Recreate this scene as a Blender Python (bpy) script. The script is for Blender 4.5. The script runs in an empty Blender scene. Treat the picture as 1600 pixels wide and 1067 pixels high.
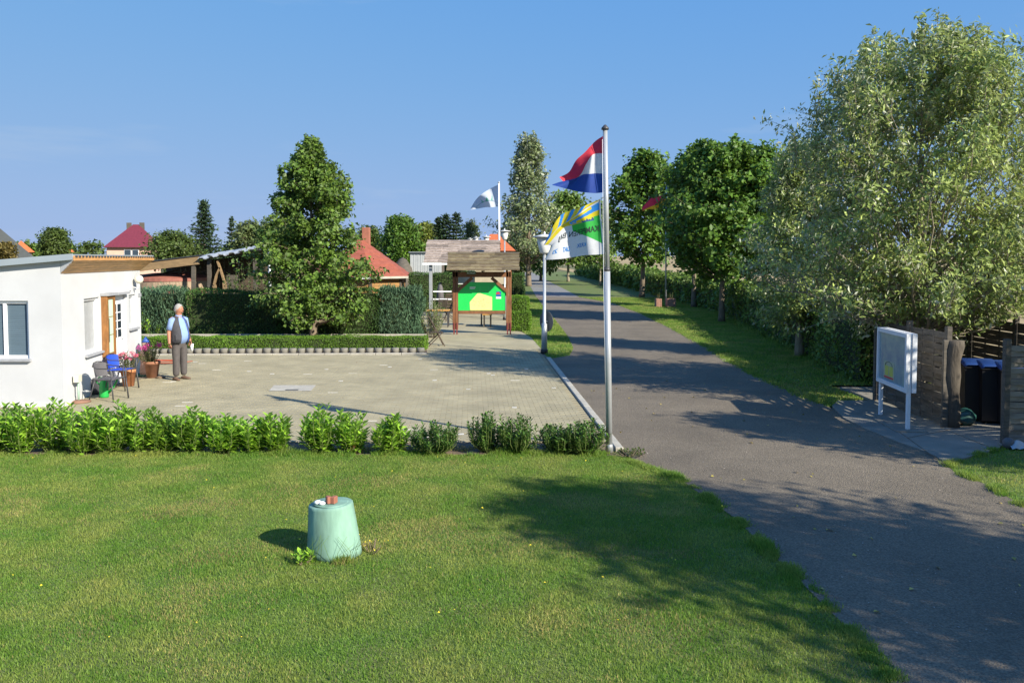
import bpy, math, random
import numpy as np
from mathutils import Vector, Matrix, Quaternion
from mathutils import noise as mnoise
random.seed(7)
scene = bpy.context.scene
COL = scene.collection
# ------------------------------------------------------------------ camera
CAMZ = 2.87; FPX = 1300.0; HOR = 405.0
CY = 470.0   # row of the optical axis: the lens looks a little above the middle of the frame
PITCH = math.atan((CY - HOR) / FPX)
cam_data = bpy.data.cameras.new('camera'); cam = bpy.data.objects.new('camera', cam_data); COL.objects.link(cam)
cam.location = (0, 0, CAMZ); cam.rotation_euler = (math.pi/2 - PITCH, 0, 0)
cam_data.sensor_width = 36; cam_data.lens = 36*FPX/1600; cam_data.clip_start = .1; cam_data.clip_end = 3000; cam_data.shift_y = -(533.5-CY)/1600
scene.camera = cam
# ------------------------------------------------------------------ light
SUN_AZ = Vector((.788, -.616)); SUN_EL = math.radians(30)
world = bpy.data.worlds.new('World'); scene.world = world; world.use_nodes = True
nt = world.node_tree; nt.nodes.clear()
out = nt.nodes.new('ShaderNodeOutputWorld'); bg = nt.nodes.new('ShaderNodeBackground')
sky = nt.nodes.new('ShaderNodeTexSky'); sky.sky_type = 'NISHITA'; sky.sun_disc = False
sky.sun_elevation = SUN_EL; sky.sun_rotation = math.atan2(SUN_AZ.x, SUN_AZ.y)
sky.altitude = 0; sky.air_density = 1.0; sky.dust_density = .35; sky.ozone_density = 2.6
tc = nt.nodes.new('ShaderNodeTexCoord'); mp = nt.nodes.new('ShaderNodeMapping'); mp.inputs['Scale'].default_value = (1.2, 1.2, 9)
nz = nt.nodes.new('ShaderNodeTexNoise'); nz.inputs['Scale'].default_value = 2.2; nz.inputs['Detail'].default_value = 7; nz.inputs['Roughness'].default_value = .6
cr = nt.nodes.new('ShaderNodeValToRGB'); cr.color_ramp.elements[0].position = .55; cr.color_ramp.elements[1].position = .85
cr.color_ramp.elements[0].color = (0, 0, 0, 1); cr.color_ramp.elements[1].color = (.30, .30, .30, 1)
mx = nt.nodes.new('ShaderNodeMixRGB'); mx.inputs['Color2'].default_value = (3.6, 4.0, 4.4, 1)
hs = nt.nodes.new('ShaderNodeHueSaturation'); hs.inputs['Saturation'].default_value = 1.12
nt.links.new(tc.outputs['Generated'], mp.inputs['Vector']); nt.links.new(mp.outputs[0], nz.inputs['Vector'])
nt.links.new(nz.outputs[0], cr.inputs[0]); nt.links.new(cr.outputs[0], mx.inputs['Fac'])
se = nt.nodes.new('ShaderNodeSeparateColor'); co = nt.nodes.new('ShaderNodeCombineColor'); nt.links.new(sky.outputs[0], hs.inputs['Color']); nt.links.new(hs.outputs[0], se.inputs[0])
for ch, (kk, ml) in enumerate(((2.54, 2.72), (1.14, 3.22), (.05, 4.50))):      # clear sky graded like the camera's: x / (x + k)
    a_ = nt.nodes.new('ShaderNodeMath'); a_.operation = 'ADD'; a_.inputs[1].default_value = kk; d_ = nt.nodes.new('ShaderNodeMath'); d_.operation = 'DIVIDE'
    b_ = nt.nodes.new('ShaderNodeMath'); b_.operation = 'MULTIPLY'; b_.inputs[1].default_value = ml
    nt.links.new(se.outputs[ch], a_.inputs[0]); nt.links.new(se.outputs[ch], d_.inputs[0]); nt.links.new(a_.outputs[0], d_.inputs[1]); nt.links.new(d_.outputs[0], b_.inputs[0]); nt.links.new(b_.outputs[0], co.inputs[ch])
nt.links.new(co.outputs[0], mx.inputs['Color1'])
nt.links.new(mx.outputs[0], bg.inputs['Color']); nt.links.new(bg.outputs[0], out.inputs[0])
bg.inputs['Strength'].default_value = .10
sd = bpy.data.lights.new('sun', 'SUN'); sun = bpy.data.objects.new('sun', sd); COL.objects.link(sun)
sd.energy = 5.0; sd.angle = math.radians(.53); sd.color = (1, .925, .79)
sv = Vector((SUN_AZ.x*math.cos(SUN_EL), SUN_AZ.y*math.cos(SUN_EL), math.sin(SUN_EL)))
sun.rotation_euler = sv.to_track_quat('Z', 'Y').to_euler(); sun.location = (20, -16, 20)
scene.view_settings.view_transform = 'Standard'; scene.view_settings.look = 'None'
scene.view_settings.exposure = .8; scene.view_settings.gamma = 1; scene.view_settings.use_curve_mapping = False
scene.cycles.max_bounces = 6; scene.cycles.transparent_max_bounces = 6
# ------------------------------------------------------------------ where things stand
CP, SP = math.cos(PITCH), math.sin(PITCH)
def ray(u, v):
    a, b = (u-800)/FPX, -(v-CY)/FPX
    return Vector((a, CP + b*SP, -SP + b*CP))
def G(u, v, z=0.):
    d = ray(u, v); k = (z-CAMZ)/d.z
    return Vector((d.x*k, d.y*k, z))
def P(u, v, Y):
    d = ray(u, v); k = Y/d.y
    return Vector((d.x*k, Y, CAMZ + d.z*k))
def Zs(v, Y): return P(800, v, Y).z
def Xs(u, v, Y): return P(u, v, Y).x
# ------------------------------------------------------------------ objects
def tag(o, label=None, cat=None, group=None, kind=None):
    if label: o['label'] = label
    if cat: o['category'] = cat
    if group: o['group'] = group
    if kind: o['kind'] = kind
    return o
def empty(name, loc, label=None, cat=None, group=None, rz=0.):
    o = bpy.data.objects.new(name, None); COL.objects.link(o); o.location = loc; o.rotation_euler = (0, 0, rz)
    o.empty_display_size = .2
    return tag(o, label, cat, group)
def link(name, me, parent=None, mats=None, world_coords=True):
    o = bpy.data.objects.new(name, me); COL.objects.link(o)
    if mats is not None:
        for m in (mats if isinstance(mats, (list, tuple)) else [mats]): me.materials.append(m)
    if parent is not None:
        o.parent = parent
        if world_coords:      # vertices were given in world space
            pm = WM(parent); o.matrix_parent_inverse = Matrix(); me.transform(pm.inverted())
    return o
def WM(o):
    m = Matrix.LocRotScale(o.location, o.rotation_euler, o.scale)
    return WM(o.parent) @ o.matrix_parent_inverse @ m if o.parent else m
class MB:
    def __init__(s): s.v = []; s.f = []; s.m = []; s.smooth = []
    def add(s, vs, fs, mi=0, sm=False):
        n = len(s.v); s.v += [tuple(v) for v in vs]
        for f in fs: s.f.append(tuple(i+n for i in f)); s.m.append(mi); s.smooth.append(sm)
        return s
    def hexa(s, c, mi=0):     # 8 corners: bottom ring 0-3, top ring 4-7
        return s.add(c, [(3, 2, 1, 0), (4, 5, 6, 7), (0, 1, 5, 4), (1, 2, 6, 5), (2, 3, 7, 6), (3, 0, 4, 7)], mi)
    def box(s, c, size, rz=0., mi=0, ax=None, bev=0.):
        c = Vector(c); hx, hy, hz = size[0]/2, size[1]/2, size[2]/2
        R = Matrix.Rotation(rz, 3, 'Z') if ax is None else ax
        if bev <= 0:
            q = [(-hx, -hy, -hz), (hx, -hy, -hz), (hx, hy, -hz), (-hx, hy, -hz), (-hx, -hy, hz), (hx, -hy, hz), (hx, hy, hz), (-hx, hy, hz)]
            return s.hexa([c + R @ Vector(p) for p in q], mi)
        import bmesh
        bm = bmesh.new(); bmesh.ops.create_cube(bm, size=1)
        for v in bm.verts: v.co = Vector((v.co.x*2*hx, v.co.y*2*hy, v.co.z*2*hz))
        bmesh.ops.bevel(bm, geom=bm.edges[:], offset=bev, segments=1, affect='EDGES')
        bm.verts.index_update(); n = [c + R @ v.co for v in bm.verts]
        s.add(n, [[v.index for v in f.verts] for f in bm.faces], mi); bm.free(); return s
    def beam(s, a, b, w, h, mi=0, up=(0, 0, 1), bev=0.):
        a, b = Vector(a), Vector(b); d = b-a; L = d.length; y = d.normalized(); up = Vector(up)
        if abs(y.dot(up)) > .97: up = Vector((0, 1, 0))
        x = y.cross(up).normalized(); z = x.cross(y)
        R = Matrix((x, y, z)).transposed()
        return s.box((a+b)/2, (w, L, h), ax=R, mi=mi, bev=bev)
    def tube(s, pts, r, n=6, mi=0, cap=True, sm=True):
        pts = [Vector(p) for p in pts]; rs = r if isinstance(r, (list, tuple)) else [r]*len(pts)
        rings = []; prev = None
        for i, p in enumerate(pts):
            d = (pts[min(i+1, len(pts)-1)] - pts[max(i-1, 0)]).normalized()
            if prev is None: x = d.orthogonal().normalized()
            else:
                x = prev - d*prev.dot(d)
                x = x.normalized() if x.length > 1e-6 else d.orthogonal().normalized()
            prev = x; y = d.cross(x)
            rings.append([p + (x*math.cos(2*math.pi*k/n) + y*math.sin(2*math.pi*k/n))*rs[i] for k in range(n)])
        vs = [v for rg in rings for v in rg]; fs = []
        for i in range(len(rings)-1):
            for k in range(n):
                k2 = (k+1) % n; fs.append((i*n+k, i*n+k2, (i+1)*n+k2, (i+1)*n+k))
        if cap: fs.append(tuple(range(n-1, -1, -1))); fs.append(tuple((len(rings)-1)*n+k for k in range(n)))
        return s.add(vs, fs, mi, sm)
    def lathe(s, c, prof, n=16, mi=0, sx=1, sy=1, cap=True, sm=True):
        c = Vector(c); vs = []; fs = []
        for r, z in prof:
            for k in range(n): a = 2*math.pi*k/n; vs.append(c + Vector((r*sx*math.cos(a), r*sy*math.sin(a), z)))
        for i in range(len(prof)-1):
            for k in range(n):
                k2 = (k+1) % n; fs.append((i*n+k, i*n+k2, (i+1)*n+k2, (i+1)*n+k))
        if cap: fs.append(tuple(range(n-1, -1, -1))); fs.append(tuple((len(prof)-1)*n+k for k in range(n)))
        return s.add(vs, fs, mi, sm)
    def ball(s, c, r, n=10, mi=0, sz=1, sx=1, sy=1):
        prof = [(max(.001, r*math.sin(math.pi*i/n)), -r*math.cos(math.pi*i/n)*sz) for i in range(n+1)]
        return s.lathe(c, prof, n+4, mi, sx, sy)
    def build(s, name, mats, parent=None, local=False):
        me = bpy.data.meshes.new(name); me.from_pydata(s.v, [], s.f)
        mats = mats if isinstance(mats, (list, tuple)) else [mats]
        for m in mats: me.materials.append(m)
        me.polygons.foreach_set('material_index', s.m); me.polygons.foreach_set('use_smooth', s.smooth)
        me.update()
        return link(name, me, parent, None, not local)
def copy_tree(o, parent=None):
    c = o.copy(); COL.objects.link(c)
    if parent: c.parent = parent; c.matrix_parent_inverse = o.matrix_parent_inverse.copy()
    for ch in list(o.children): copy_tree(ch, c)
    return c
# ------------------------------------------------------------------ materials
def lin(c): return tuple(((x/255)/12.92 if x/255 <= .04045 else ((x/255+.055)/1.055)**2.4) for x in c)
def mat(name, col, rough=.8, var=.18, scale=3., bump=.0, bscale=None, metal=0., detail=5, stretch=(1, 1, 1), col2=None, spec=None, pos='OBJ', trans=0., island=0., orand=0., back=None, ramp=(.35, .65), fine=0., finescale=60.):
    m = bpy.data.materials.new(name); m.use_nodes = True; nt = m.node_tree; N = nt.nodes; L = nt.links
    b = N['Principled BSDF']; b.inputs['Roughness'].default_value = rough; b.inputs['Metallic'].default_value = metal
    if spec is not None: b.inputs['Specular IOR Level'].default_value = spec
    c1 = tuple(x*(1-var) for x in col); c2 = col2 if col2 else tuple(min(1, x*(1+var)) for x in col)
    if pos == 'OBJ': src = N.new('ShaderNodeTexCoord').outputs['Object']
    else: src = N.new('ShaderNodeNewGeometry').outputs['Position']
    mpn = N.new('ShaderNodeMapping'); mpn.inputs['Scale'].default_value = stretch; L.new(src, mpn.inputs['Vector'])
    nz = N.new('ShaderNodeTexNoise'); nz.inputs['Scale'].default_value = scale; nz.inputs['Detail'].default_value = detail; nz.inputs['Roughness'].default_value = .62
    L.new(mpn.outputs[0], nz.inputs['Vector'])
    rp = N.new('ShaderNodeMapRange'); rp.inputs[1].default_value = ramp[0]; rp.inputs[2].default_value = ramp[1]; L.new(nz.outputs[0], rp.inputs[0])
    mx = N.new('ShaderNodeMixRGB'); mx.inputs[1].default_value = (*c1, 1); mx.inputs[2].default_value = (*c2, 1); L.new(rp.outputs[0], mx.inputs[0])
    last = mx.outputs[0]
    if fine > 0:
        n2 = N.new('ShaderNodeTexNoise'); n2.inputs['Scale'].default_value = finescale; n2.inputs['Detail'].default_value = 3; L.new(mpn.outputs[0], n2.inputs['Vector'])
        r2 = N.new('ShaderNodeMapRange'); r2.inputs[1].default_value = .3; r2.inputs[2].default_value = .7; r2.inputs[3].default_value = 1-fine; r2.inputs[4].default_value = 1+fine; L.new(n2.outputs[0], r2.inputs[0])
        h = N.new('ShaderNodeHueSaturation'); L.new(last, h.inputs['Color']); L.new(r2.outputs[0], h.inputs['Value']); last = h.outputs[0]
    if island > 0:
        ge = N.new('ShaderNodeNewGeometry'); mr = N.new('ShaderNodeMapRange'); L.new(ge.outputs['Random Per Island'], mr.inputs[0])
        mr.inputs[3].default_value = 1-island; mr.inputs[4].default_value = 1+island
        mh = N.new('ShaderNodeMapRange'); L.new(ge.outputs['Random Per Island'], mh.inputs[0]); mh.inputs[3].default_value = .5+.03*min(1, island); mh.inputs[4].default_value = .5-.03*min(1, island)
        h = N.new('ShaderNodeHueSaturation'); L.new(last, h.inputs['Color']); L.new(mr.outputs[0], h.inputs['Value']); L.new(mh.outputs[0], h.inputs['Hue']); last = h.outputs[0]
    if orand > 0:
        oi = N.new('ShaderNodeObjectInfo'); mo = N.new('ShaderNodeMapRange'); L.new(oi.outputs['Random'], mo.inputs[0]); mo.inputs[3].default_value = 1-orand; mo.inputs[4].default_value = 1+orand
        h = N.new('ShaderNodeHueSaturation'); L.new(last, h.inputs['Color']); L.new(mo.outputs[0], h.inputs['Value']); last = h.outputs[0]
    front = last
    if back is not None:
        ge2 = N.new('ShaderNodeNewGeometry'); mb = N.new('ShaderNodeMixRGB'); mb.inputs[2].default_value = (*back, 1)
        L.new(ge2.outputs['Backfacing'], mb.inputs[0]); L.new(last, mb.inputs[1]); last = mb.outputs[0]
    L.new(last, b.inputs['Base Color'])
    if bump > 0:
        nb = N.new('ShaderNodeTexNoise'); nb.inputs['Scale'].default_value = bscale or scale*6; nb.inputs['Detail'].default_value = 5; L.new(mpn.outputs[0], nb.inputs['Vector'])
        bn = N.new('ShaderNodeBump'); bn.inputs['Strength'].default_value = min(1, bump); bn.inputs['Distance'].default_value = .02; L.new(nb.outputs[0], bn.inputs['Height']); L.new(bn.outputs[0], b.inputs['Normal'])
    if trans > 0:
        tr = N.new('ShaderNodeBsdfTranslucent'); L.new(front, tr.inputs['Color'])
        hh = N.new('ShaderNodeHueSaturation'); hh.inputs['Value'].default_value = 1.5; hh.inputs['Hue'].default_value = .485; L.new(front, hh.inputs['Color']); L.new(hh.outputs[0], tr.inputs['Color'])
        ms = N.new('ShaderNodeMixShader'); ms.inputs[0].default_value = trans
        L.new(b.outputs[0], ms.inputs[1]); L.new(tr.outputs[0], ms.inputs[2]); L.new(ms.outputs[0], N['Material Output'].inputs[0])
    return m
def leafm(name, col, back=None, trans=.3, rough=.5, island=.35, var=.25, scale=.9):
    return mat(name, col, rough=rough, var=var, scale=scale, island=island, trans=trans, back=back, pos='GEO', spec=.35)
def glassm(name, col=(.03, .045, .06), rough=.05):
    return mat(name, col, rough=rough, var=.1, scale=1., spec=.8)
M = {}
M['white'] = mat('white render', (.54, .55, .56), .9, .06, .8, bump=.25, bscale=90)
M['pvc'] = mat('white plastic frame', (.82, .83, .84), .35, .02)
M['grey_sill'] = mat('grey stone sill', (.32, .33, .35), .7, .1, 8)
M['fascia'] = mat('grey sheet metal', (.34, .39, .42), .45, .06, 2, metal=.2)
M['pine'] = mat('stained pine boards', (.52, .27, .10), .55, .22, 3, stretch=(3, .6, 8), bump=.2)
M['soffit'] = mat('pine soffit in sunlit tone', (.68, .40, .17), .55, .2, 3, stretch=(3, .6, 8), bump=.2, orand=.1)  # lighter copy of the pine, sunlight on the soffit put into its colour
M['oak'] = mat('brown wood frame', (.27, .12, .035), .5, .25, 4, stretch=(4, 4, 1), bump=.2)
M['blind'] = mat('slate blue blind', (.10, .15, .19), .7, .1, 2, stretch=(1, 1, 30))
M['glass'] = glassm('window glass')
M['paper_green'] = mat('pale green paper', (.50, .66, .50), .8, .06, 3)
M['concrete'] = mat('concrete', (.20, .19, .16), .9, .16, 2, bump=.4, bscale=50, fine=.12)
M['concrete_lt'] = mat('pale concrete', (.40, .375, .31), .9, .14, 3, bump=.4, bscale=50, fine=.12)
M['paver'] = mat('beige concrete paver', (.325, .288, .182), .92, .13, 1.1, bump=.3, bscale=70, island=.07, orand=.07, fine=.1, pos='GEO')
M['joint'] = mat('sand joint', (.17, .145, .10), 1, .25, 5, fine=.3)
M['asphalt'] = mat('worn asphalt', (.158, .130, .092), .93, .22, .55, bump=.9, bscale=60, fine=.42, finescale=55, pos='GEO', ramp=(.3, .7))
M['asphalt_far'] = mat('pale worn lane surface', (.20, .195, .18), .93, .15, .5, bump=.4, bscale=50, fine=.2)
M['soil'] = mat('garden soil', (.14, .10, .065), 1, .3, 5, bump=.8, bscale=25, fine=.3)
M['lawn'] = mat('lawn turf', (.135, .215, .038), 1, .30, .7, bump=.5, bscale=40, fine=.3, col2=(.145, .125, .052), pos='GEO', ramp=(.42, .75))
M['field'] = mat('dry stubble field', (.36, .27, .13), 1, .14, .08, fine=.18, finescale=1.5, stretch=(1, .3, 1))
M['terrain'] = mat('rough meadow', (.10, .12, .035), 1, .3, .05, col2=(.17, .15, .06))
M['metal'] = mat('galvanised steel', (.50, .52, .53), .42, .1, 6, metal=.65)
M['pole'] = mat('grey painted pole', (.46, .48, .49), .35, .07, 5, metal=.4)
M['dark_metal'] = mat('dark grey metal', (.055, .055, .06), .45, .1)
M['black'] = mat('black plastic', (.02, .02, .022), .5, .1)
M['terracotta'] = mat('terracotta', (.50, .20, .085), .85, .14, 9, bump=.2)
M['blue_cloth'] = mat('blue woven plastic', (.02, .07, .48), .5, .1, 40)
M['grey_cloth'] = mat('grey mesh seat', (.10, .095, .10), .7, .15, 60)
M['green_pl'] = mat('bright green plastic', (.02, .36, .07), .35, .06)
M['brown_wood'] = mat('brown stained timber', (.20, .085, .035), .6, .25, 3, stretch=(3, 3, 1), bump=.3)
M['dark_wood'] = mat('dark weathered timber', (.075, .055, .038), .85, .35, 4, stretch=(1, 1, 5), bump=.5)
M['fence_wood'] = mat('weathered grey brown slats', (.095, .082, .064), .85, .3, 3, stretch=(1, 1, 8), bump=.4, orand=.2)  # also darkened, so the shade of the bin enclosure sits in the colour
M['shingle_a'] = mat('grey weathered roof boards', (.27, .22, .185), .9, .35, 5, stretch=(1, 1, 5), bump=.5, fine=.2, orand=.3)
M['shingle_b'] = mat('mossy brown roof boards', (.165, .12, .075), .92, .35, 4, stretch=(1, 1, 4), bump=.6, col2=(.20, .165, .09), fine=.25, orand=.3)
M['new_wood'] = mat('sawn yellow timber', (.25, .165, .08), .7, .2, 3, stretch=(1, 1, 5))
M['red_wood'] = mat('reddish barrel band', (.30, .11, .08), .7, .2, 3)
M['barrel'] = mat('pale barrel staves', (.33, .24, .16), .8, .3, 6, stretch=(6, 6, 1))
M['sheet'] = mat('bare metal roof sheet', (.38, .40, .42), .4, .1, 4, metal=.3)
M['tar'] = mat('dark roofing felt', (.035, .04, .045), .8, .2, 4)
M['bright_green'] = mat('green board print', (.02, .60, .10), .35, .03, 2)
M['map_yellow'] = mat('pale yellow map print', (.80, .66, .28), .4, .05, 10)
M['print_dark'] = mat('dark print', (.10, .14, .12), .6, .2)
M['print_white'] = mat('white print', (.78, .80, .80), .5, .04)
M['red'] = mat('red print', (.55, .03, .05), .5, .05)
M['navy'] = mat('blue print', (.03, .09, .36), .5, .05)
M['redroof'] = mat('wine red roof tiles', (.15, .022, .035), .6, .12, 5)
M['orangeroof'] = mat('orange roof tiles', (.50, .13, .04), .75, .12, 4)
M['brickred'] = mat('red felt shingles', (.27, .075, .045), .85, .14, 5, bump=.3, fine=.1)
M['redbrick'] = mat('red brickwork', (.32, .12, .075), .85, .12, 6)
M['darkroof'] = mat('dark slate roof', (.045, .055, .06), .6, .12, 4)
M['pinkwall'] = mat('pink rendered wall', (.55, .36, .28), .9, .06)
M['logwall'] = mat('yellow brown log wall', (.30, .16, .05), .7, .25, 3, stretch=(1, 1, 6))
M['bark'] = mat('grey brown bark', (.16, .125, .085), .95, .3, 9, stretch=(1, 1, .3), bump=.9, bscale=30)
M['bark_pale'] = mat('pale bark', (.26, .225, .16), .95, .25, 9, stretch=(1, 1, .3), bump=.7, bscale=30)
M['l_linden'] = leafm('linden leaf', (.115, .20, .03), back=(.14, .20, .07), trans=.28)
M['l_maple'] = leafm('maple leaf', (.095, .19, .024), back=(.10, .17, .045), trans=.3)
M['l_silver'] = leafm('silver maple leaf', (.25, .325, .085), back=(.52, .55, .42), trans=.26, island=.45)
M['l_poplar'] = leafm('pale poplar leaf', (.17, .22, .09), back=(.42, .46, .36), trans=.22, island=.4)
M['l_bush'] = leafm('bush leaf', (.085, .13, .028), trans=.3)
M['l_yellow'] = leafm('yellow green leaf', (.17, .21, .04), trans=.35)
M['l_laurel'] = leafm('glossy laurel leaf', (.27, .48, .05), back=(.17, .27, .06), trans=.34, rough=.35, island=.35)
M['l_laurel_d'] = leafm('dark laurel leaf', (.07, .15, .025), back=(.09, .15, .04), trans=.25, rough=.35, island=.4)
M['l_box'] = leafm('box leaf', (.13, .25, .022), trans=.3, island=.3)
M['l_thuja'] = leafm('thuja spray', (.06, .13, .024), trans=.18, rough=.7)
M['l_bluethuja'] = leafm('blue green cypress spray', (.075, .145, .075), trans=.15, rough=.7)
M['l_spruce'] = leafm('spruce needles', (.028, .058, .020), trans=.1, rough=.7)
M['l_birch'] = leafm('birch leaf', (.13, .17, .06), trans=.3)
M['l_varieg'] = leafm('pale edged leaf', (.10, .17, .04), back=(.5, .5, .32), trans=.2, island=.5)
M['l_brown'] = leafm('brownish green leaf', (.16, .13, .035), trans=.25)
M['l_rust'] = leafm('rusty leaf', (.22, .085, .03), trans=.25)
M['core'] = mat('hedge core with painted shade', (.035, .05, .015), 1, .3, 8, bump=1)  # dark tone stands in for the shade inside the hedges
M['grassblade'] = mat('grass blades', (.165, .325, .036), .6, .22, 1.2, col2=(.29, .33, .075), trans=.4, island=.4, pos='GEO', ramp=(.40, .72))
M['dryblade'] = mat('dry grass blades', (.33, .29, .10), .8, .25, 1.2, trans=.3, island=.3, pos='GEO')
# ------------------------------------------------------------------ foliage
def nrm(a): return a/np.maximum(1e-9, np.linalg.norm(a, axis=1, keepdims=True))
def leaf_arrays(C, Nn, T, size, aspect, fold=.25):
    B = nrm(np.cross(Nn, T)); w = (size*aspect)[:, None]; s = size[:, None]
    v = np.stack([C - T*s*.5, C + B*w*.5 + Nn*w*fold + T*s*.02, C + T*s*.5, C - B*w*.5 + Nn*w*fold + T*s*.02], axis=1)
    return v.reshape(-1, 3)
def tri_mesh(name, V, F, mats, parent=None, midx=None):
    me = bpy.data.meshes.new(name); n = len(V); k = len(F)
    me.vertices.add(n); me.vertices.foreach_set('co', V.astype(np.float32).ravel())
    me.loops.add(k*3); me.loops.foreach_set('vertex_index', F.astype(np.int32).ravel())
    me.polygons.add(k); me.polygons.foreach_set('loop_start', np.arange(0, k*3, 3, dtype=np.int32))
    if midx is not None: me.polygons.foreach_set('material_index', midx.astype(np.int32))
    me.update(calc_edges=True)
    return link(name, me, parent, mats)
def leaf_obj(name, C, Nn, T, size, aspect, mats, parent=None, kind=None, midx=None):
    V = leaf_arrays(C, Nn, T, size, aspect); n = len(C); b = np.arange(n)*4
    F = np.stack([np.stack([b, b+3, b+2], 1), np.stack([b, b+2, b+1], 1)], 1).reshape(-1, 3)
    o = tri_mesh(name, V, F, mats, parent, None if midx is None else np.repeat(midx, 2))
    if kind: o['kind'] = kind
    return o
def rand_leaves(rng, C, out_dir=None, outw=.8, droop=.3, up=.5):
    n = len(C); Nn = rng.normal(size=(n, 3)); Nn[:, 2] = Nn[:, 2] + up
    if out_dir is not None: Nn = nrm(Nn) + out_dir*outw
    Nn = nrm(Nn); T = rng.normal(size=(n, 3)); T[:, 2] -= droop
    if out_dir is not None: T += out_dir*.4
    T = nrm(T - Nn*np.sum(T*Nn, 1, keepdims=True))
    return Nn, T
def prof_pts(pts):
    xs = [p[0] for p in pts]; ys = [p[1] for p in pts]
    return lambda t: float(np.interp(t, xs, ys))
def make_tree(name, label, cat, x, y, H, tr, zc, prof, nb=60, sub=7, ncl=22, ls=.09, leaf='l_linden', bark='bark', seed=1, aspect=.6, group=None,
              rise=.5, cs=.17, droop=.4, z0=0., lean=(0, 0), gap=.0, subl=.34, tips=.25, tipl=.055, upd=0., sx=1., trunk_top=.9, parts=True):
    rng = np.random.default_rng(seed)
    root = empty(name, (x, y, z0), label, cat, group)
    tb = MB(); npt = 7; ph = rng.uniform(0, 6.28)
    def axis(z): k = z/H; return np.array([x + lean[0]*k + .03*H*.25*math.sin(ph+5*k)*k, y + lean[1]*k + .03*H*.25*math.cos(ph+4*k)*k, z0+z])
    zs = [H*trunk_top*i/npt for i in range(npt+1)]
    rs = [max(.012, tr*(1-.9*(i/npt)**.8)) for i in range(npt+1)]; rs[0] = tr*1.2; rs.insert(1, tr*1.02); zs.insert(1, .25)
    tb.tube([axis(z) for z in zs], rs, 9)
    C = []; OD = []
    for i in range(nb):
        t = (i+rng.uniform(.2, .8))/nb; t = t**.9; zt = zc + (H-zc)*t
        a = i*2.39996 + rng.uniform(-.5, .5)
        if gap and rng.random() < gap: continue
        R = prof(t)*rng.uniform(.72, 1.10); L = R*rise
        zs_ = max(zc*.75, zt - L); zs_ = min(zs_, H*trunk_top*.97)
        p0 = axis(zs_); p3 = axis(min(zt, H)) + np.array([R*math.cos(a)*sx, R*math.sin(a), 0]); p3[2] = z0+zt+rng.uniform(-.1, .1)*R
        p1 = p0 + (p3-p0)*.35 + np.array([0, 0, .05*R]); p2 = p0 + (p3-p0)*.7 + np.array([0, 0, .10*R]) + rng.normal(size=3)*.04*R
        br = max(.008, tr*.27*(1-t*.75)*min(1, R/ max(.3, prof(.3))))
        tb.tube([p0, p1, p2, p3], [br, br*.75, br*.5, br*.15], 5, cap=False)
        od = np.array([math.cos(a), math.sin(a), .35])
        for j in range(sub):
            s = .28 + .75*(j+rng.random())/sub; s = min(1, s)
            q = p0 + (p3-p0)*s + np.array([0, 0, .08*R*math.sin(math.pi*s)])
            dv = rng.normal(size=3); dv[2] = dv[2]*.8+.15+upd; dv /= np.linalg.norm(dv); ln = R*subl*rng.uniform(.5, 1.2)*(1-.45*s) + cs*.5
            e = q + dv*ln + od*ln*.45
            tb.tube([q, (q+e)/2 + rng.normal(size=3)*.03, e], [br*.32+.002, br*.22+.002, .003], 3, cap=False)
            n = max(3, int(ncl*rng.uniform(.5, 1.4)))
            ta = rng.uniform(.25, 1.05, n)[:, None]
            pc = q + (e-q)*ta + np.clip(rng.normal(size=(n, 3)), -1.7, 1.7)*cs*np.array([1, 1, .72])
            C.append(pc); OD.append(np.repeat(nrm((e-axis(zt*.8))[None, :]), n, 0))
    # leader shoots break the outline at the top
    for k in range(int(8*tips*4)):
        t = rng.uniform(.55, .98); a = rng.uniform(0, 6.28); R = prof(t)*rng.uniform(.4, 1.0)
        q = axis(zc+(H-zc)*t) + np.array([R*math.cos(a)*sx, R*math.sin(a), 0]); e = q + np.array([math.cos(a)*.15, math.sin(a)*.15, 1])*H*tipl*rng.uniform(.5, 1.2)
        tb.tube([q, e], [.012, .003], 3, cap=False)
        n = int(ncl*1.2); C.append(q + (e-q)*rng.uniform(0, 1.05, n)[:, None] + np.clip(rng.normal(size=(n, 3)), -1.6, 1.6)*cs*.45); OD.append(np.repeat(nrm((e-q)[None, :]), n, 0))
    C = np.concatenate(C); OD = np.concatenate(OD)
    Nn, T = rand_leaves(rng, C, OD, .7, droop, .5)
    size = ls*rng.choice([.5, .75, 1., 1.3], len(C))*rng.uniform(.8, 1.2, len(C))
    tb.build('trunk', M[bark], root)
    leaf_obj('crown', C, Nn, T, size, aspect, M[leaf], root)
    return root
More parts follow.
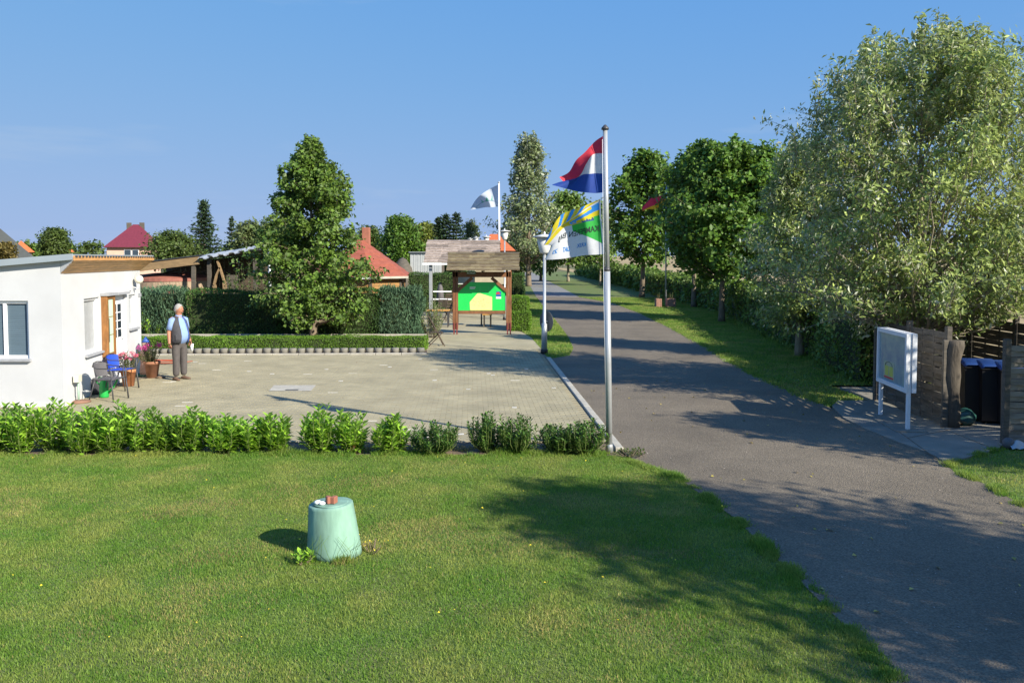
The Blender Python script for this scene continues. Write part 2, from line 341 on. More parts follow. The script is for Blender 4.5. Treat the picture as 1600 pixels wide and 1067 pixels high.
def conifer(name, label, cat, x, y, H, R, seed=1, z0=0., leaf='l_spruce', ls=.3, group=None, tiers=26, per=11, power=.9, zb=.03, base=None):
    rng = np.random.default_rng(seed); root = empty(name, (x, y, z0), label, cat, group)
    tb = MB(); tb.tube([(x, y, z0), (x, y, z0+H*.6), (x, y, z0+H)], [H*.022, H*.012, .01], 7)
    C = []; OD = []
    for i in range(tiers):
        t = zb + (1-zb)*i/tiers; r = R*(1-t)**power*rng.uniform(.82, 1.12) + R*.03
        for j in range(per):
            a = 2*math.pi*(j+rng.random()*.8)/per + i; rr = r*rng.uniform(.75, 1.15); d = np.array([math.cos(a), math.sin(a), 0])
            q = np.array([x, y, z0+H*t]); e = q + d*rr + np.array([0, 0, -rr*.22+.06*H*(t)])
            tb.tube([q, e], [.02*(1-t)+.006, .004], 3, cap=False)
            n = int(7+20*(rr/R)); s = rng.uniform(.15, 1.05, n)[:, None]
            C.append(q+(e-q)*s + rng.normal(size=(n, 3))*np.array([1, 1, .6])*R*.055); OD.append(np.repeat(d[None, :], n, 0))
    n = 30; C.append(np.array([x, y, z0+H]) + rng.normal(size=(n, 3))*np.array([.03, .03, .05])*H*.4); OD.append(np.tile([0, 0, 1.], (n, 1)))
    C = np.concatenate(C); OD = np.concatenate(OD)
    T = nrm(OD + rng.normal(size=C.shape)*.45); Nn = rng.normal(size=C.shape); Nn[:, 2] += 1; Nn = nrm(Nn - T*np.sum(Nn*T, 1, keepdims=True))
    tb.build('trunk', M['bark'], root)
    leaf_obj('crown', C, Nn, T, ls*rng.uniform(.6, 1.3, len(C)), .38, M[leaf], root)
    return root
def hedge(name, label, p0, p1, depth, h, dens, ls, leaf, seed=1, aspect=.45, upright=.0, cat='hedge', group=None, z0=0., wob=.06, h1=None, core=True, roundness=.0, prefix='foliage', ztop=None, bumpf=1.4):
    rng = np.random.default_rng(seed); p0 = np.array([p0[0], p0[1]]); p1 = np.array([p1[0], p1[1]]); d = p1-p0; L = np.linalg.norm(d); d = d/L; nn = np.array([-d[1], d[0]])
    mid = (p0+p1)/2; root = empty(name, (mid[0], mid[1], z0), label, cat, group); h1 = h if h1 is None else h1
    H = lambda s: h+(h1-h)*s/L
    def W(s, q, z): return np.stack([p0[0]+d[0]*s+nn[0]*q, p0[1]+d[1]*s+nn[1]*q, z0+z], -1)
    a_side = L*max(h, h1); a_top = L*depth; a_end = depth*max(h, h1)
    C = []; O = []
    for kind, area in (('f', a_side), ('b', a_side*.5), ('t', a_top), ('e0', a_end), ('e1', a_end)):
        n = int(area*dens); s = rng.uniform(0, L, n); q = rng.uniform(-.5, .5, n)*depth; z = rng.uniform(0, 1, n)*np.array([H(v) for v in s]); o = np.zeros((n, 3))
        if kind in 'fb':
            sg = -1 if kind == 'f' else 1; q = np.full(n, sg*depth/2.); o[:, :2] = nn*sg
        elif kind == 't': z = np.array([H(v) for v in s]); o[:, 2] = 1
        else: s = np.full(n, 0. if kind == 'e0' else L); o[:, :2] = d*(-1 if kind == 'e0' else 1); z = rng.uniform(0, 1, n)*(h if kind == 'e0' else h1)
        c = W(s, q, z)
        w = np.array([mnoise.noise(Vector((a*bumpf, b*bumpf, e*bumpf)))for a, b, e in c])
        if roundness: 
            hz = z/np.maximum(.01, max(h, h1)); 
            if kind in 'fb': q = q*(1-roundness*np.clip(hz-.6, 0, 1)*1.2); c = W(s, q, z)
            if kind == 't': c[:, 2] -= roundness*.5*h*(np.abs(q)/(depth/2))**3*.4
        c = c + o*(w*wob*2)[:, None] + rng.normal(size=(n, 3))*ls*.35 - o*np.abs(rng.normal(size=(n, 1)))*ls*.4
        C.append(c); O.append(o)
    C = np.concatenate(C); O = np.concatenate(O); C[:, 2] = np.maximum(C[:, 2], z0+.02)
    Nn, T = rand_leaves(rng, C, O, 1.0, -.1 if upright else .15, .3)
    if upright:
        T = nrm(rng.normal(size=C.shape)*.45 + np.array([0, 0, upright]) + O*.35); Nn = nrm(O + rng.normal(size=C.shape)*.5); Nn = nrm(Nn - T*np.sum(Nn*T, 1, keepdims=True))
    leaf_obj(prefix, C, Nn, T, ls*rng.uniform(.6, 1.3, len(C)), aspect, M[leaf], root)
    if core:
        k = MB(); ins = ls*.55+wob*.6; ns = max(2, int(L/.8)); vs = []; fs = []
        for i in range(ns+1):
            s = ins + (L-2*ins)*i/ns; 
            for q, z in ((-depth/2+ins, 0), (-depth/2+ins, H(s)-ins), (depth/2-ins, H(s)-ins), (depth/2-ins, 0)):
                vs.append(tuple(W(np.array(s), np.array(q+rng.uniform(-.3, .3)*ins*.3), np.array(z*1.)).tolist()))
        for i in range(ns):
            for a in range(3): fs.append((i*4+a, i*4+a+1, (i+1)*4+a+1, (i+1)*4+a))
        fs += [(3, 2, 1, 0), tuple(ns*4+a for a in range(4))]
        k.add(vs, fs); k.build('twigs', M['core'], root)  # one solid dark block, inner shade of the hedge put into its colour
    return root
def shrub(name, label, x, y, r, h, n_stems, leaf, ls=.10, seed=1, aspect=.42, lps=26, cat='shrub', group=None, spread=.8, z0=0., bark='bark', uprightness=.9, whorl=True, rootobj=None, part='foliage'):
    rng = np.random.default_rng(seed); root = rootobj or empty(name, (x, y, z0), label, cat, group); tb = MB(); C = []; Nn = []; T = []
    for i in range(n_stems):
        a = rng.uniform(0, 6.28); rr = r*math.sqrt(rng.random()); hh = h*(1-.3*(rr/r)**2)*rng.choice([.6, .75, .9, 1.0, 1.12])
        p0 = np.array([x+rr*.35*math.cos(a), y+rr*.35*math.sin(a), z0]); p1 = np.array([x+rr*math.cos(a)*spread, y+rr*math.sin(a)*spread, z0+hh*.55]); p2 = np.array([x+rr*math.cos(a), y+rr*math.sin(a), z0+hh])
        tb.tube([p0, p1, p2], [.008, .006, .003], 4, cap=False)
        for k in range(lps):
            s = .1+.9*(k+rng.random()*.6)/lps; p = (1-s)**2*p0 + 2*s*(1-s)*p1 + s*s*p2
            aa = k*2.4+rng.uniform(-.4, .4); d = np.array([math.cos(aa), math.sin(aa), uprightness*(.25+.95*s)+rng.normal()*.25]); d /= np.linalg.norm(d)
            sz = ls*(1.1-.35*s)
            C.append(p + d*(sz*.62)); T.append(d); n_ = np.array([-math.cos(aa), -math.sin(aa), 1.1]); Nn.append(n_ + rng.normal(size=3)*.25)
    C = np.array(C); T = nrm(np.array(T)); Nn = np.array(Nn); Nn = nrm(Nn - T*np.sum(Nn*T, 1, keepdims=True))
    C[:, 2] = np.maximum(C[:, 2], z0+.015)
    tb.build('stem' if rootobj is None else 'stalk', M[bark], root)
    leaf_obj(part, C, Nn, T, ls*rng.uniform(.7, 1.2, len(C)), aspect, M[leaf], root)
    return root
def text_geo(s, size=1., bold=0.):
    cu = bpy.data.curves.new('t', 'FONT'); cu.body = s; cu.size = size; cu.offset = bold; cu.resolution_u = 3
    ob = bpy.data.objects.new('t', cu); me = bpy.data.meshes.new_from_object(ob)
    v = [tuple(x.co) for x in me.vertices]; f = [tuple(p.vertices) for p in me.polygons]
    bpy.data.objects.remove(ob); bpy.data.curves.remove(cu); bpy.data.meshes.remove(me)
    xs = [a[0] for a in v]; ys = [a[1] for a in v]; x0, x1, y0, y1 = min(xs), max(xs), min(ys), max(ys)
    return [((a[0]-x0)/(x1-x0), (a[1]-y0)/(y1-y0)) for a in v], f
def inside(p, poly):
    x, y = p[0], p[1]; c = False; n = len(poly); j = n-1
    for i in range(n):
        xi, yi, xj, yj = poly[i][0], poly[i][1], poly[j][0], poly[j][1]
        if (yi > y) != (yj > y) and x < (xj-xi)*(y-yi)/(yj-yi)+xi: c = not c
        j = i
    return c
def inside_np(X, Y, poly):
    c = np.zeros(len(X), bool); n = len(poly); j = n-1
    for i in range(n):
        xi, yi, xj, yj = poly[i][0], poly[i][1], poly[j][0], poly[j][1]
        if yi != yj: c ^= ((yi > Y) != (yj > Y)) & (X < (xj-xi)*(Y-yi)/(yj-yi)+xi)
        j = i
    return c
def smooth_poly(pts, it=2):
    for _ in range(it):
        q = []
        for i in range(len(pts)-1):
            a, b = Vector(pts[i]), Vector(pts[i+1]); q += [a*.75+b*.25, a*.25+b*.75]
        pts = [pts[0]] + q[1:-1] + [pts[-1]]
    return [Vector(p) for p in pts]
def sheet(name, poly, z, m, kind='structure', thick=0.):
    import bmesh
    bm = bmesh.new(); vs = [bm.verts.new((p[0], p[1], z)) for p in poly]; f = bm.faces.new(vs)
    if f.normal.z < 0: f.normal_flip()
    f.normal_update()
    if f.normal.z < 0: bmesh.ops.reverse_faces(bm, faces=[f])
    if thick:
        r = bmesh.ops.extrude_face_region(bm, geom=[f])
        for g in r['geom']:
            if isinstance(g, bmesh.types.BMVert): g.co.z -= thick
    bmesh.ops.triangulate(bm, faces=bm.faces[:]); bmesh.ops.recalc_face_normals(bm, faces=bm.faces[:])
    if not thick:
        for f in bm.faces:
            if f.normal.z < 0: f.normal_flip()
    me = bpy.data.meshes.new(name); bm.to_mesh(me); bm.free(); me.materials.append(m)
    o = bpy.data.objects.new(name, me); COL.objects.link(o); o['kind'] = kind
    return o
# ================================================================== GROUND
def sst(a, b, x): t = min(1, max(0, (x-a)/(b-a))); return t*t*(3-2*t)
def th(x, y): return 4.5*sst(110, 420, y)*sst(14, 60, x) + 3.*sst(150, 500, y)*(1-sst(-10, 14, x))
def height_grid(name, xs, ys, dz, m):
    vs = [(x, y, th(x, y)+dz) for y in ys for x in xs]; nx = len(xs); fs = []
    for j in range(len(ys)-1):
        for i in range(nx-1): fs.append((j*nx+i, j*nx+i+1, (j+1)*nx+i+1, (j+1)*nx+i))
    o = MB().add(vs, fs, 0, True).build(name, m); o['kind'] = 'structure'; return o
height_grid('ground', [-900, -400, -200, -100, -50, -20, 0, 14, 25, 40, 60, 100, 200, 400, 900], [-60, 0, 40, 80, 110, 150, 200, 260, 330, 420, 600, 900, 1500], -.03, M['terrain'])
height_grid('stubble_field', [13.4, 20, 30, 45, 60, 100, 200, 400, 880], [18, 40, 80, 110, 150, 200, 260, 330, 420, 600, 900], .0, M['field'])
def px(pts, z=0.): return [G(u, v, z) for u, v in pts]
K0, K1 = G(968, 703), G(857, 560)
road_left = px([(905, 622), (930, 655), (968, 703), (985, 716), (1012, 730), (1060, 748), (1102, 778), (1150, 812), (1192, 855), (1232, 892), (1290, 950), (1345, 1003), (1390, 1062)])
rl = road_left + [Vector((2.3, 4.6, 0)), Vector((2.4, 2, 0)), Vector((2.2, -3, 0))]
rr = [Vector((13, -3, 0)), Vector((11.5, 3, 0)), Vector((9., 7.2, 0))] + px([(1600, 793), (1545, 760), (1490, 738), (1478, 726), (1446, 708), (1405, 694), (1352, 672), (1318, 655), (1296, 636), (1245, 617), (1190, 592), (1140, 566), (1095, 538), (1050, 513), (1000, 489), (960, 474), (905, 464)])
road_poly = rl + rr + px([(838, 464), (848, 478), (862, 494), (877, 512), (888, 528), (896, 545), (890, 556), (862, 561), (868, 572)])
sheet('road', road_poly, .012, M['asphalt'])
lane = px([(905, 464), (882, 452), (858, 440), (842, 431), (828, 424), (819, 424), (822, 434), (829, 448), (838, 464)])
sheet('far_lane', lane, .010, M['asphalt_far'])
lawn_poly = [Vector((-22, 12.15, 0))] + px([(-40, 712), (300, 711), (600, 711), (900, 711), (955, 713)]) + road_left[3:] + [Vector((2.3, 4.6, 0)), Vector((2.4, 2, 0)), Vector((-22, 2, 0))]
sheet('lawn', lawn_poly, .004, M['lawn'])
soil_poly = [Vector((-22, 12.06, 0)), Vector((1.1, 12.06, 0)), G(958, 712), Vector((1.5, 12.95, 0)), Vector((-22, 12.95, 0))]
sheet('planting_strip', soil_poly, .0, M['soil'])
patch_poly = px([(857, 560), (862, 561), (890, 556), (896, 545), (888, 528), (877, 512), (862, 494), (848, 478), (838, 464), (829, 448), (822, 434), (814, 436), (806, 460), (806, 500), (815, 518), (830, 528), (845, 545), (852, 555)])
sheet('lamp_grass', patch_poly, .006, M['lawn'])
hedge_line = [(8.6, 19), (9.6, 27), (11.7, 44), (12.2, 74), (12.6, 150)]
verge_poly = px([(1296, 636), (1245, 617), (1190, 592), (1140, 566), (1095, 538), (1050, 513), (1000, 489), (960, 474), (905, 464), (882, 452), (858, 440), (842, 431), (830, 425)]) + [Vector((13.2, 190, 0)), Vector((13.6, 100, 0)), Vector((13.4, 44, 0)), Vector((11.5, 27, 0)), Vector((10.6, 18.8, 0)), Vector((7.2, 18.8, 0)), Vector((7.2, 16.9, 0))]
sheet('verge', verge_poly, .006, M['lawn'])
right_lawn = px([(1600, 793), (1545, 760), (1490, 738), (1482, 727), (1530, 712), (1560, 704)]) + [Vector((7.6, 12.55, 0)), Vector((14, 12.2, 0)), Vector((14, 6.5, 0)), Vector((9.1, 7.25, 0))]
sheet('right_lawn', right_lawn, .006, M['lawn'])
apron_poly = px([(1300, 636), (1310, 628), (1365, 628)]) + [Vector((7.3, 17.2, 0)), Vector((7.3, 18.4, 0)), Vector((10.3, 18.4, 0)), Vector((10.3, 12.6, 0)), Vector((7.5, 12.6, 0))] + px([(1560, 704), (1530, 712), (1482, 727), (1446, 708), (1405, 694), (1352, 672), (1318, 655)])
ap = sheet('concrete_apron', apron_poly, .035, M['concrete'], thick=.06)
# thin seams between the apron slabs
for a, b in (((1378, 655), (1478, 727)), ((1470, 668), (1560, 704)), ((1418, 684), (1500, 668))):
    A, B = G(*a, .037), G(*b, .037)
    MB().beam(A, B, .012, .004).build('slab_joint', M['soil'], ap)
# courtyard
court = [Vector((-13, 12.9, 0)), Vector((1.45, 12.9, 0)), K0, K1] + px([(852, 555), (845, 545), (830, 528), (815, 519), (795, 516), (795, 488), (655, 488), (667, 520), (667, 553), (640, 555.5), (222, 555.5)]) + [Vector((-13, 25.8, 0))]
court_o = sheet('courtyard_paving', court, .004, M['joint'])
kd = (K1-K0).normalized(); kn = Vector((kd.y, -kd.x, 0))    # along kerb / across
M['marker'] = mat('worn white marker', (.52, .50, .44), .9, .12, 5)
def pavers():
    rng = random.Random(3); L, W = .2, .1; g = .005; allp = []
    Yl = 0
    ox, oy = K0.x, K0.y
    ex = np.array([kn.x, kn.y]); ey = np.array([kd.x, kd.y])
    rows = np.arange(-20, 200); 
    for r in rows:
        off = (r % 2)*.1
        cs = np.arange(-75, 4)
        for c in cs: allp.append((c*L+off, r*W))
    A = np.array(allp); X = ox + A[:, 0]*ex[0] + A[:, 1]*ey[0]; Y = oy + A[:, 0]*ex[1] + A[:, 1]*ey[1]
    cp = [(p.x, p.y) for p in court]; k = inside_np(X, Y, cp) & (Y < 27.5)
    k &= inside_np(X+kn.x*.13, Y+kn.y*.13, cp) & inside_np(X, Y-.03, cp)
    k &= ~((X < -9.4) & (Y > 16.3) & (Y < 21.)) & ~((X < -8.75) & (Y > 16.3) & (Y < 20.6))
    k &= (X > -12.3)
    A = A[k]; X = X[k]; Y = Y[k]
    share = [None]
    vis = sorted(range(len(X)), key=lambda i: X[i]**2 + Y[i]**2)
    white = set(rng.sample([i for i in range(len(X)) if Y[i] < 24], 44)); 
    def shape(cx, cy, z, rnd, tilt=0):
        vs = []
        for (a, b, zz) in ((-L/2+g/2, -W/2+g/2, 0), (L/2-g/2, -W/2+g/2, 0), (L/2-g/2, W/2-g/2, 0), (-L/2+g/2, W/2-g/2, 0)):
            vs.append((cx+a*ex[0]+b*ey[0], cy+a*ex[1]+b*ey[1], .005))
        i = .006
        for (a, b) in ((-L/2+i, -W/2+i), (L/2-i, -W/2+i), (L/2-i, W/2-i), (-L/2+i, W/2-i)):
            vs.append((cx+a*ex[0]+b*ey[0], cy+a*ex[1]+b*ey[1], z+tilt*a))
        return vs, [(4, 5, 6, 7), (0, 1, 5, 4), (1, 2, 6, 5), (2, 3, 7, 6), (3, 0, 4, 7)]
    v, f = shape(0, 0, .0165, 0)
    base = MB().add([(a, b, c) for a, b, c in v], f)
    first = None; near = [i for i in vis if 12.95 < Y[i] and abs(X[i]) < 9 and i not in white][:250]; ns = set(near)
    for i in near:
        if first is None: first = base.build('paver', M['paver'], court_o, local=True); o = first
        else:
            o = first.copy(); COL.objects.link(o); o.parent = court_o
        o.location = (X[i], Y[i], rng.uniform(-.002, .002)); o.rotation_euler = (rng.uniform(-.006, .006), rng.uniform(-.006, .006), rng.uniform(-.008, .008))
    # white marker pavers and bits
    for i in sorted(white):
        w = MB(); v, f = shape(X[i], Y[i], .0175, 0); 
        if rng.random() < .45:      # square ones
            c = Vector((X[i], Y[i], 0)); v = [tuple(c + (Vector(q)-c)*.5) if False else (X[i]+(q[0]-X[i])*.5, Y[i]+(q[1]-Y[i])*1., q[2]) for q in v]
        else: v = [(X[i]+(q[0]-X[i])*1.15, Y[i]+(q[1]-Y[i])*.35, q[2]) for q in v]
        w.add(v, f); w.build('white_marker_paver', M['marker'], court_o)
    rest = MB()
    for i in range(len(X)):
        if i in ns or i in white: continue
        v, f = shape(X[i], Y[i], .0165+rng.uniform(-.0025, .0025), 0, rng.uniform(-.01, .01)); rest.add(v, f)
    o = rest.build('paver_field', M['paver'], court_o); o['kind'] = 'stuff'
    tp = sheet('terrace_base', [p for p in px([(858, 546), (845, 545), (830, 528), (815, 519), (795, 516), (795, 488), (655, 488), (667, 520), (667, 546)])], .014, M['paver'])
    tp.name = 'terrace_paving'
pavers()
# kerb stones along the road
ks = empty('kerb', K0, 'row of pale concrete edging stones between the paved yard and the road', 'kerb'); del ks['category']; del ks['label']; ks['kind'] = 'structure'
nk = 13; step = (K1-K0)/nk; kb = MB().box((0, 0, 0), (.13, step.length-.012, .12), bev=.012)
first = None; ang = math.atan2(-kd.x, kd.y)
for i in range(nk):
    if first is None: first = kb.build('kerb_stone', M['concrete_lt'], ks, local=True); o = first
    else: o = first.copy(); COL.objects.link(o); o.parent = ks
    o.location = (K0 + step*(i+.5) + kn*(-.0) - K0); o.location.z = -.018+random.uniform(-.004, .004); o.rotation_euler = (0, 0, ang)
be = G(222, 556), G(667, 554)
ks2 = empty('bed_kerb', be[0]); ks2['kind'] = 'structure'
n2 = 11; st2 = (be[1]-be[0])/n2
for i in range(n2): MB().beam(be[0]+st2*i+Vector((.006, 0, .0)), be[0]+st2*(i+1)-Vector((.006, 0, 0)), .1, .11, bev=.01).build('kerb_stone', M['concrete_lt'], ks2)
# planted bed behind
bed = [be[0]+Vector((-2, .05, 0)), be[1]+Vector((0, .05, 0)), G(667, 532), G(200, 532)+Vector((-3, 0, 0))]
sheet('flower_bed', bed, .03, M['soil'])
# inset slab + drain cover
c0 = [G(420, 612), G(486, 612), G(494, 603), G(428, 603)]
sl = sheet('inset_slab', c0, .021, M['concrete_lt'])
MB().box(G(456, 609, .024), (.28, .10, .006)).build('drain_cover', M['dark_metal'], sl)
# ------------------------------------------------------------------ grass blades
def grass(name, poly, n_of, lo, hi, mats, seed, w=.006, xr=None, keep=None, dry=None, lean_=.5, kind='stuff'):
    rng = np.random.default_rng(seed); P2 = [(p[0], p[1]) for p in poly]
    xs = [p[0] for p in P2]; ys = [p[1] for p in P2]
    x0, x1 = min(xs), max(xs); y0, y1 = min(ys), max(ys)
    if xr: x0, x1, y0, y1 = max(x0, xr[0]), min(x1, xr[1]), max(y0, xr[2]), min(y1, xr[3])
    N = int(n_of); X = rng.uniform(x0, x1, N); u = rng.random(N); Y = y0 + (y1-y0)*u
    k = inside_np(X, Y, P2) & (np.abs(X) < .64*Y+.6)
    if keep is not None: k &= keep(X, Y)
    X, Y = X[k], Y[k]; n = len(X)
    cl = np.array([mnoise.noise(Vector((a*1.6, b*1.6, 3.))) for a, b in zip(X, Y)])
    h = rng.uniform(lo, hi, n)*(1+.45*cl)*(.6+.4*rng.random(n)); a = rng.uniform(0, 2*math.pi, n); b = rng.uniform(0, 2*math.pi, n); ln = rng.uniform(.1, lean_, n)*h*1.4
    ww = w*rng.uniform(.7, 1.3, n)
    z = np.full(n, .003)
    v0 = np.stack([X-np.cos(a)*ww, Y-np.sin(a)*ww, z], 1); v1 = np.stack([X+np.cos(a)*ww, Y+np.sin(a)*ww, z], 1)
    v2 = np.stack([X+np.cos(b)*ln, Y+np.sin(b)*ln, z+h], 1)
    V = np.stack([v0, v1, v2], 1).reshape(-1, 3); F = np.arange(3*n).reshape(-1, 3)
    mi = np.zeros(n, int)
    if len(mats) > 1:
        d = np.array([mnoise.noise(Vector((q*.55+4, r*.9, 9.)))+.5*mnoise.noise(Vector((q*2.2, r*2.2, 1.))) for q, r in zip(X, Y)])
        mi = (rng.random(n) < np.clip((d-.08)*.9, .03, .42)).astype(int)
    o = tri_mesh(name, V, F, mats, None, mi); tag(o, kind=kind); return o
grass('lawn_grass', lawn_poly, 800000, .016, .040, [M['grassblade'], M['dryblade']], 11, .0034, xr=(-8.4, 6.5, 5.0, 12.5))
grass('far_verge_grass', verge_poly, 420000, .03, .075, [M['grassblade'], M['dryblade']], 12, .011, xr=(2, 13, 15, 62))
grass('right_lawn_grass', right_lawn, 60000, .02, .05, [M['grassblade'], M['dryblade']], 13, .005, xr=(5, 10.5, 8, 12.6))
grass('lamp_patch_grass', patch_poly, 60000, .03, .09, [M['grassblade'], M['dryblade']], 14, .010, xr=(-1, 5, 24, 60))
# ragged longer tufts along the lawn's edges
def tuftline(name, pts, n, sp, lo, hi, seed, mats=None, w=.005):
    rng = np.random.default_rng(seed); pts = [np.array([p[0], p[1]]) for p in pts]; segs = [np.linalg.norm(pts[i+1]-pts[i]) for i in range(len(pts)-1)]; tot = sum(segs)
    X = []; Y = []
    for i, s in enumerate(segs):
        k = int(n*s/tot); t = rng.random(k)[:, None]; q = pts[i]+(pts[i+1]-pts[i])*t + rng.normal(size=(k, 2))*sp; X.append(q[:, 0]); Y.append(q[:, 1])
    X = np.concatenate(X); Y = np.concatenate(Y); m = len(X); cl = np.array([mnoise.noise(Vector((a*3, b*3, 0)))for a, b in zip(X, Y)])
    k = cl > -.15; X, Y, cl = X[k], Y[k], cl[k]; m = len(X)
    h = rng.uniform(lo, hi, m)*(.7+1.2*np.maximum(0, cl)); a = rng.uniform(0, 6.28, m); b = rng.uniform(0, 6.28, m)
    V = np.stack([np.stack([X-np.cos(a)*w, Y-np.sin(a)*w, X*0], 1), np.stack([X+np.cos(a)*w, Y+np.sin(a)*w, X*0], 1), np.stack([X+np.cos(b)*h*.5, Y+np.sin(b)*h*.5, h], 1)], 1).reshape(-1, 3)
    o = tri_mesh(name, V, np.arange(3*m).reshape(-1, 3), mats or [M['grassblade']]); tag(o, kind='stuff'); return o
tuftline('edge_grass', [G(u, v) for u, v in ((955, 713), (1012, 731), (1060, 749), (1102, 779), (1150, 813), (1192, 856), (1232, 893), (1290, 951), (1345, 1004), (1390, 1063))], 26000, .05, .03, .07, 5)
tuftline('strip_weeds', [Vector((-9.5, 12.1, 0)), Vector((1.4, 12.1, 0))], 22000, .07, .03, .10, 6)
tuftline('strip_litter', [Vector((-9.5, 12.35, 0)), Vector((1.4, 12.35, 0))], 9000, .16, .02, .06, 8, [M['dryblade']], .007)
tuftline('verge_edge_grass', [p for p in verge_poly[:9]], 16000, .07, .04, .10, 7, w=.009)
tuftline('right_edge_grass', px([(1600, 793), (1545, 760), (1490, 738), (1482, 727), (1530, 712), (1570, 700)]), 8000, .04, .03, .09, 9)
tuftline('hedge_foot_grass', [Vector((8.2, 19, 0)), Vector((9.0, 27, 0)), Vector((11, 44, 0))], 9000, .2, .08, .22, 10, w=.012)
# loose grit and fallen leaves on the road
def scatter_bits(name, poly, n, lo, hi, m, seed, ar):
    rng = np.random.default_rng(seed); X = rng.uniform(ar[0], ar[1], n); Y = rng.uniform(ar[2], ar[3], n); k = inside_np(X, Y, [(p[0], p[1]) for p in poly]); X, Y = X[k], Y[k]; n = len(X)
    C = np.stack([X, Y, np.full(n, .022)], 1); Nn = rng.normal(size=(n, 3))*.25; Nn[:, 2] += 1; Nn = nrm(Nn); T = rng.normal(size=(n, 3)); T = nrm(T-Nn*np.sum(T*Nn, 1, keepdims=True))
    o = leaf_obj(name, C, Nn, T, rng.uniform(lo, hi, n), .75, [m]); tag(o, kind='stuff'); return o
M['pebble'] = mat('grit', (.30, .27, .23), .9, .3, 20, island=.4)
M['fallen'] = leafm('fallen yellow leaf', (.42, .34, .08), trans=.1)
M['dandelion'] = mat('yellow flower', (.75, .60, .03), .7, .1)
scatter_bits('road_grit', road_poly, 5200, .006, .022, M['pebble'], 21, (0, 9, 6, 26))
scatter_bits('fallen_leaves', road_poly, 130, .03, .07, M['fallen'], 22, (0, 8, 6, 20))
o = scatter_bits('lawn_flowers', lawn_poly, 90, .018, .03, M['dandelion'], 23, (-7, 3, 6, 12)); o.location.z = .03
scatter_bits('yard_litter', court, 160, .01, .03, M['l_rust'], 24, (-9, 2, 13, 26))
# ================================================================== HOUSE
A0 = G(100, 637); A1 = G(222, 582); wd = (A1-A0).normalized(); wl = (A1-A0).length; wn = Vector((wd.y, -wd.x, 0))
WH = Zs(428, A0.y)
house = empty('white_house', A0, 'low white rendered flat roof house with wood lined eave at the left', 'house')
def wall_s(u, v, off=0.):
    d = ray(u, v); o = Vector((0, 0, CAMZ)); p0 = A0 + wn*off; k = (p0-o).dot(wn)/d.dot(wn); p = o+d*k; return (p-p0).dot(wd), p.z
def WP(s, z, off=0.): q = A0 + wd*s + wn*off; return Vector((q.x, q.y, z))
def holed_wall(mb, org, dr, nr, L, ztop, holes, depth=.14, z0=0., s0=0.):
    S = sorted({s0, L} | {h[0] for h in holes} | {h[1] for h in holes}); Z = sorted({z0} | {h[2] for h in holes} | {h[3] for h in holes}); Z.append(None)
    def pt(s, z, o=0.):
        z = ztop(s) if z is None else z; q = org+dr*s+nr*o; return (q.x, q.y, z)
    for i in range(len(S)-1):
        for j in range(len(Z)-1):
            a, b, c, d = S[i], S[i+1], Z[j], Z[j+1]; ms = (a+b)/2; mz = c+.001
            if any(h[0] < ms < h[1] and h[2] < mz < h[3] for h in holes): continue
            mb.add([pt(a, c), pt(b, c), pt(b, d), pt(a, d)], [(0, 1, 2, 3)])
    for h in holes:
        a, b, c, d = h
        for (p, q) in (((a, c), (a, d)), ((a, d), (b, d)), ((b, d), (b, c)), ((b, c), (a, c))):
            mb.add([pt(*p), pt(*q), pt(*q, -depth), pt(*p, -depth)], [(0, 1, 2, 3)])
# openings on the right hand wall
def rect(u0, v0, u1, v1, off=0.):
    s0, za = wall_s(u0, v0, off); s1, zb = wall_s(u1, v0, off); _, zc = wall_s((u0+u1)/2, v1, off); return s0, s1, zc, max(za, zb)
w1 = rect(131, 467, 158, 551); w2 = rect(201, 461, 212, 512); 
s_d0, _ = wall_s(176, 500); s_d1, _ = wall_s(197.5, 500); zdt = wall_s(186, 462)[1]
w1 = (w1[0], wall_s(156, 500)[0], w1[2], w1[3])
dr = (s_d0, s_d1, .05, zdt)
def fwx(u): return (G(100, 637).x, 0)
front_dir = Vector((-1, 0, 0)); fn = Vector((0, -1, 0)); FL = 4.6
fx = lambda u: A0.x - Xs(u, 520, A0.y)
roof_z = lambda X: 3.03 + (X+8.3)*.095
fw_holes = [(fx(45), fx(-34), Zs(560, A0.y), Zs(470, A0.y))]
mb = MB()
holed_wall(mb, A0, wd, wn, wl, lambda s: WH+.01, [w1, w2, dr])
holed_wall(mb, A0, front_dir, fn, FL, lambda s: roof_z(A0.x-s)-.10, fw_holes)
B1 = A0+front_dir*FL; B2 = B1+wd*wl; q = lambda p, z: (p.x, p.y, z)
mb.add([q(B1, 0), q(B2, 0), q(B2, roof_z(B2.x)-.1), q(B1, roof_z(B1.x)-.1)], [(3, 2, 1, 0)])
mb.add([q(B2, 0), q(A1, 0), q(A1, WH), q(B2, roof_z(B2.x)-.1)], [(3, 2, 1, 0)])
mb.build('wall', M['white'], house)
pl = MB(); pl.add([q(A0+Vector((.01, -.012, 0)), .0), q(B1+Vector((0, -.012, 0)), 0), q(B1+Vector((0, -.012, 0)), .12), q(A0+Vector((.01, -.012, 0)), .12)], [(0, 1, 2, 3)])
pl.add([q(A0+wn*.012, 0), q(A1+wn*.012, 0), q(A1+wn*.012, .12), q(A0+wn*.012, .12)], [(0, 1, 2, 3)]); pl.build('plinth', mat('off white plinth', (.60, .60, .57), .9, .08, 4), house)
